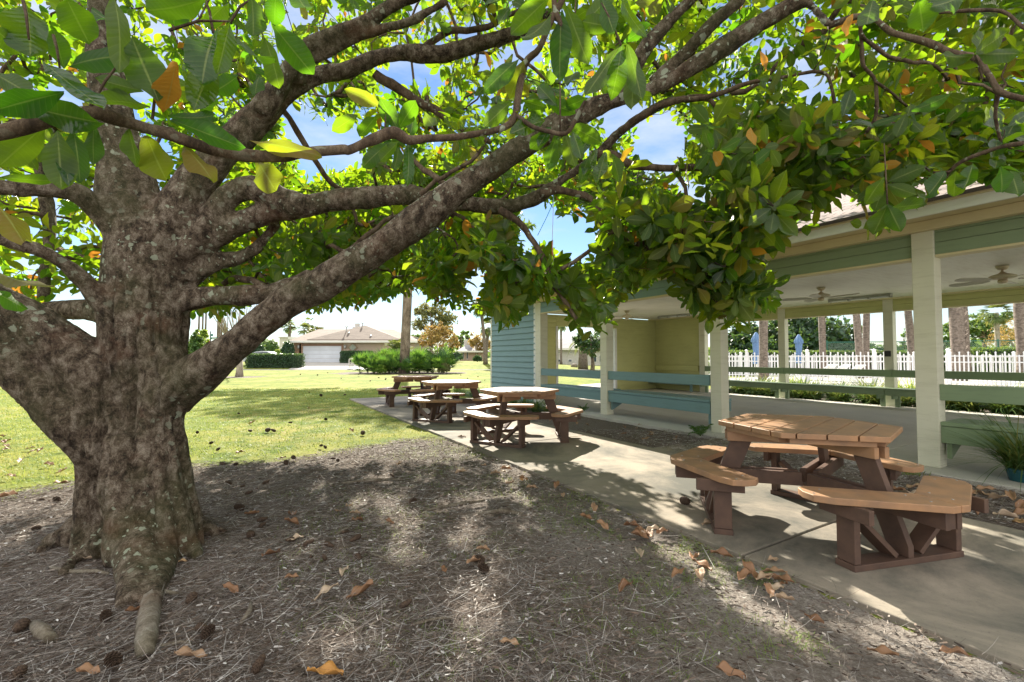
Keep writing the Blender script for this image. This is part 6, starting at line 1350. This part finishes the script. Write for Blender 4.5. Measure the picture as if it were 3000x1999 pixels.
# fallen magnolia leaves, one mesh shape of several, each its own thing
def leafproto(seed):
    r_ = np.random.default_rng(seed); V, F, uv, per = leaves([(-.075, 0, 0)], [(1, 0, 0)], [(0, 0, 1)], np.array([.125]), np.array([.028]), curl=np.array([r_.uniform(-.25, .25)]), fold=np.array([r_.uniform(.3, 1.1)]), nt_=12, nu=6, wave=.35)
    # roll the blade up at its tip
    tt_ = (V[:, 0] + .075) / .15; V[:, 2] += .02 * r_.uniform(.3, 1.4) * tt_ ** 3 + .012 * r_.random() * (1 - tt_) ** 2
    V[:, 2] -= V[:, 2].min(); o = npmesh('fallen_leaf', V, F, [m_dry], None, uv=uv, smooth=True); m = o.modifiers.new('t', 'SOLIDIFY'); m.thickness = .0012; return o
lps = [leafproto(50 + k) for k in range(6)]; lu = [0] * 6
def fallen(x, y, z, s_, label, group, rz=None, tilt=.25):
    k = random.randint(0, 5); o = lps[k] if not lu[k] else lps[k].copy()
    if lu[k]: col.objects.link(o)
    lu[k] = 1; o.location = (x, y, z); o.rotation_euler = (random.uniform(-tilt, tilt), random.uniform(-tilt, tilt), random.random() * 6.28 if rz is None else rz); o.scale = (s_,) * 3; tag(o, label, 'leaf', group)
random.seed(77)
L1_ = 'dry curled magnolia leaf lying on the pine straw'; 
for x, y, s_ in [(855, 1515, 1.1), (860, 1540, 1), (860, 1590, .9), (800, 1630, 1), (1050, 1535, 1), (1010, 1680, .8), (1065, 1745, 1.2), (950, 1755, 1), (960, 1990, 1.15), (1395, 1655, .8), (990, 1505, .8), (395, 1800, .8), (545, 1935, 1), (260, 1645, .7), (533, 1655, .6), (740, 1512, .8), (1420, 1620, .7), (15, 1460, 1.1), (1020, 1490, .7), (1045, 1510, .7), (1170, 1365, 1), (830, 1345, .7), (700, 1330, .9), (2130, 1985, .9), (1300, 1680, .6), (1500, 1900, .7), (680, 1740, .8), (250, 1980, .8), (850, 1700, .7)]:
    p = G(x, y); fallen(p.x, p.y, .008, s_, L1_, 'dry leaves on the pine straw')
p = G(1138, 1535); fallen(p.x, p.y, .01, .62, 'small bright orange leaf in the middle of the bare dirt', None)
for k in range(34):
    a = random.uniform(.6, 4.6); c_ = 2.52 - abs(random.gauss(0, .22)); p = W(c_, a); fallen(p.x, p.y, .006, random.uniform(.6, 1.05), 'dry brown magnolia leaf along the edge of the concrete path', 'dry leaves along the path edge')
for x, y, s_ in [(1875, 1565, 1.1), (1900, 1575, 1), (1920, 1560, .9), (2060, 1670, 1.1), (2050, 1690, 1), (1830, 1735, .9), (1870, 1630, .9), (2180, 1700, 1), (2260, 1690, 1)]:
    p = G(x, y); fallen(p.x, p.y, .008, s_, 'dry brown magnolia leaf along the edge of the concrete path', 'dry leaves along the path edge')
for k in range(75):
    p = W(random.uniform(4.75, 5.9), random.uniform(-.2, 1.75)); fallen(p.x, p.y, random.uniform(0, .035), random.uniform(.8, 1.2), 'brown magnolia leaf in the heaped leaves beside the potted grass', 'heaped leaves by the potted grass', tilt=.6)
for k in range(26):
    p = W(random.uniform(4.75, 6.0), random.uniform(4.4, 9)); fallen(p.x, p.y, random.uniform(0, .02), random.uniform(.6, .9), 'dry leaf on the mulch between the path and the pavilion', 'dry leaves on the mulch by the pavilion', tilt=.4)
for k in range(16):
    p = G(random.uniform(0, 200), random.uniform(1270, 1420)); fallen(p.x, p.y, .0, random.uniform(.8, 1.1), 'brown leaf lying on the grass left of the magnolia trunk', 'leaves on the grass left of the trunk')
for x, y in [(1030, 1265), (905, 1198), (740, 1240), (1050, 1105), (1450, 1285), (1350, 1282)]:
    p = G(x, y); fallen(p.x, p.y, .0, 1.0, 'pale dry leaf lying out on the sunny lawn', 'pale leaves on the lawn')
for x, y, s_ in [(2080, 1540, .9), (2265, 1647, .7)]:
    p = G(x, y); fallen(p.x, p.y, .008, s_, 'brown leaf on the concrete under the nearest picnic table', 'leaves under the nearest table')
# twigs on the ground
for i, (x0, y0, x1, y1, r_) in enumerate([(1080, 1625, 1160, 1665, .008), (985, 1570, 1030, 1545, .010), (1215, 1835, 1325, 1815, .008), (905, 1820, 960, 1775, .006), (705, 1835, 735, 1770, .012), (1040, 1500, 1080, 1480, .009), (470, 1900, 560, 1890, .009)]):
    a_, c_ = G(x0, y0), G(x1, y1); m_ = (a_ + c_) / 2 + Vector((.012, .01, .012)); o = empty('fallen_twig', a_, label=['pale fallen twig near the middle of the straw', 'thick pale twig beside two dry leaves', 'long tan twig in the lower middle of the dirt', 'dark thin twig below the large dry leaf', 'pale curved twig next to a brown cone', 'short twig near the sunlit spots', 'pale twig touching the long surface root'][i], cat='twig')
    b = MB(); b.tube([Vector((0, 0, .01)), m_ - a_, c_ - a_ + Vector((0, 0, .008))], [r_ * .8, r_, r_ * .6], 7); b.build('stick', m_root, o, smooth=True)
# ribbons of a burst balloon caught in a branch
for i, (pts, D_, mt, lb) in enumerate([([(1622, 565), (1618, 600), (1600, 640), (1575, 690)], 3.0, m_ribc, 'cyan ribbon trailing from the branch end'), ([(1622, 565), (1620, 640), (1618, 700), (1622, 780)], 3.0, m_ribw, 'thin white ribbon hanging straight down from the branch'), ([(1618, 705), (1617, 730), (1622, 760), (1630, 768)], 3.0, m_ribr, 'short red ribbon curling at the end of the white one'), ([(1622, 560), (1632, 585), (1650, 590), (1652, 600)], 3.0, m_ribr, 'red ribbon looped tight round the branch')]):
    w_ = [P(x, y, D_) for x, y in pts]; b = MB(); b.tube([p - w_[0] for p in w_], .0022, 5); o = b.build('ribbon', mt, None, smooth=True); o.location = w_[0]; tag(o, lb, 'ribbon')
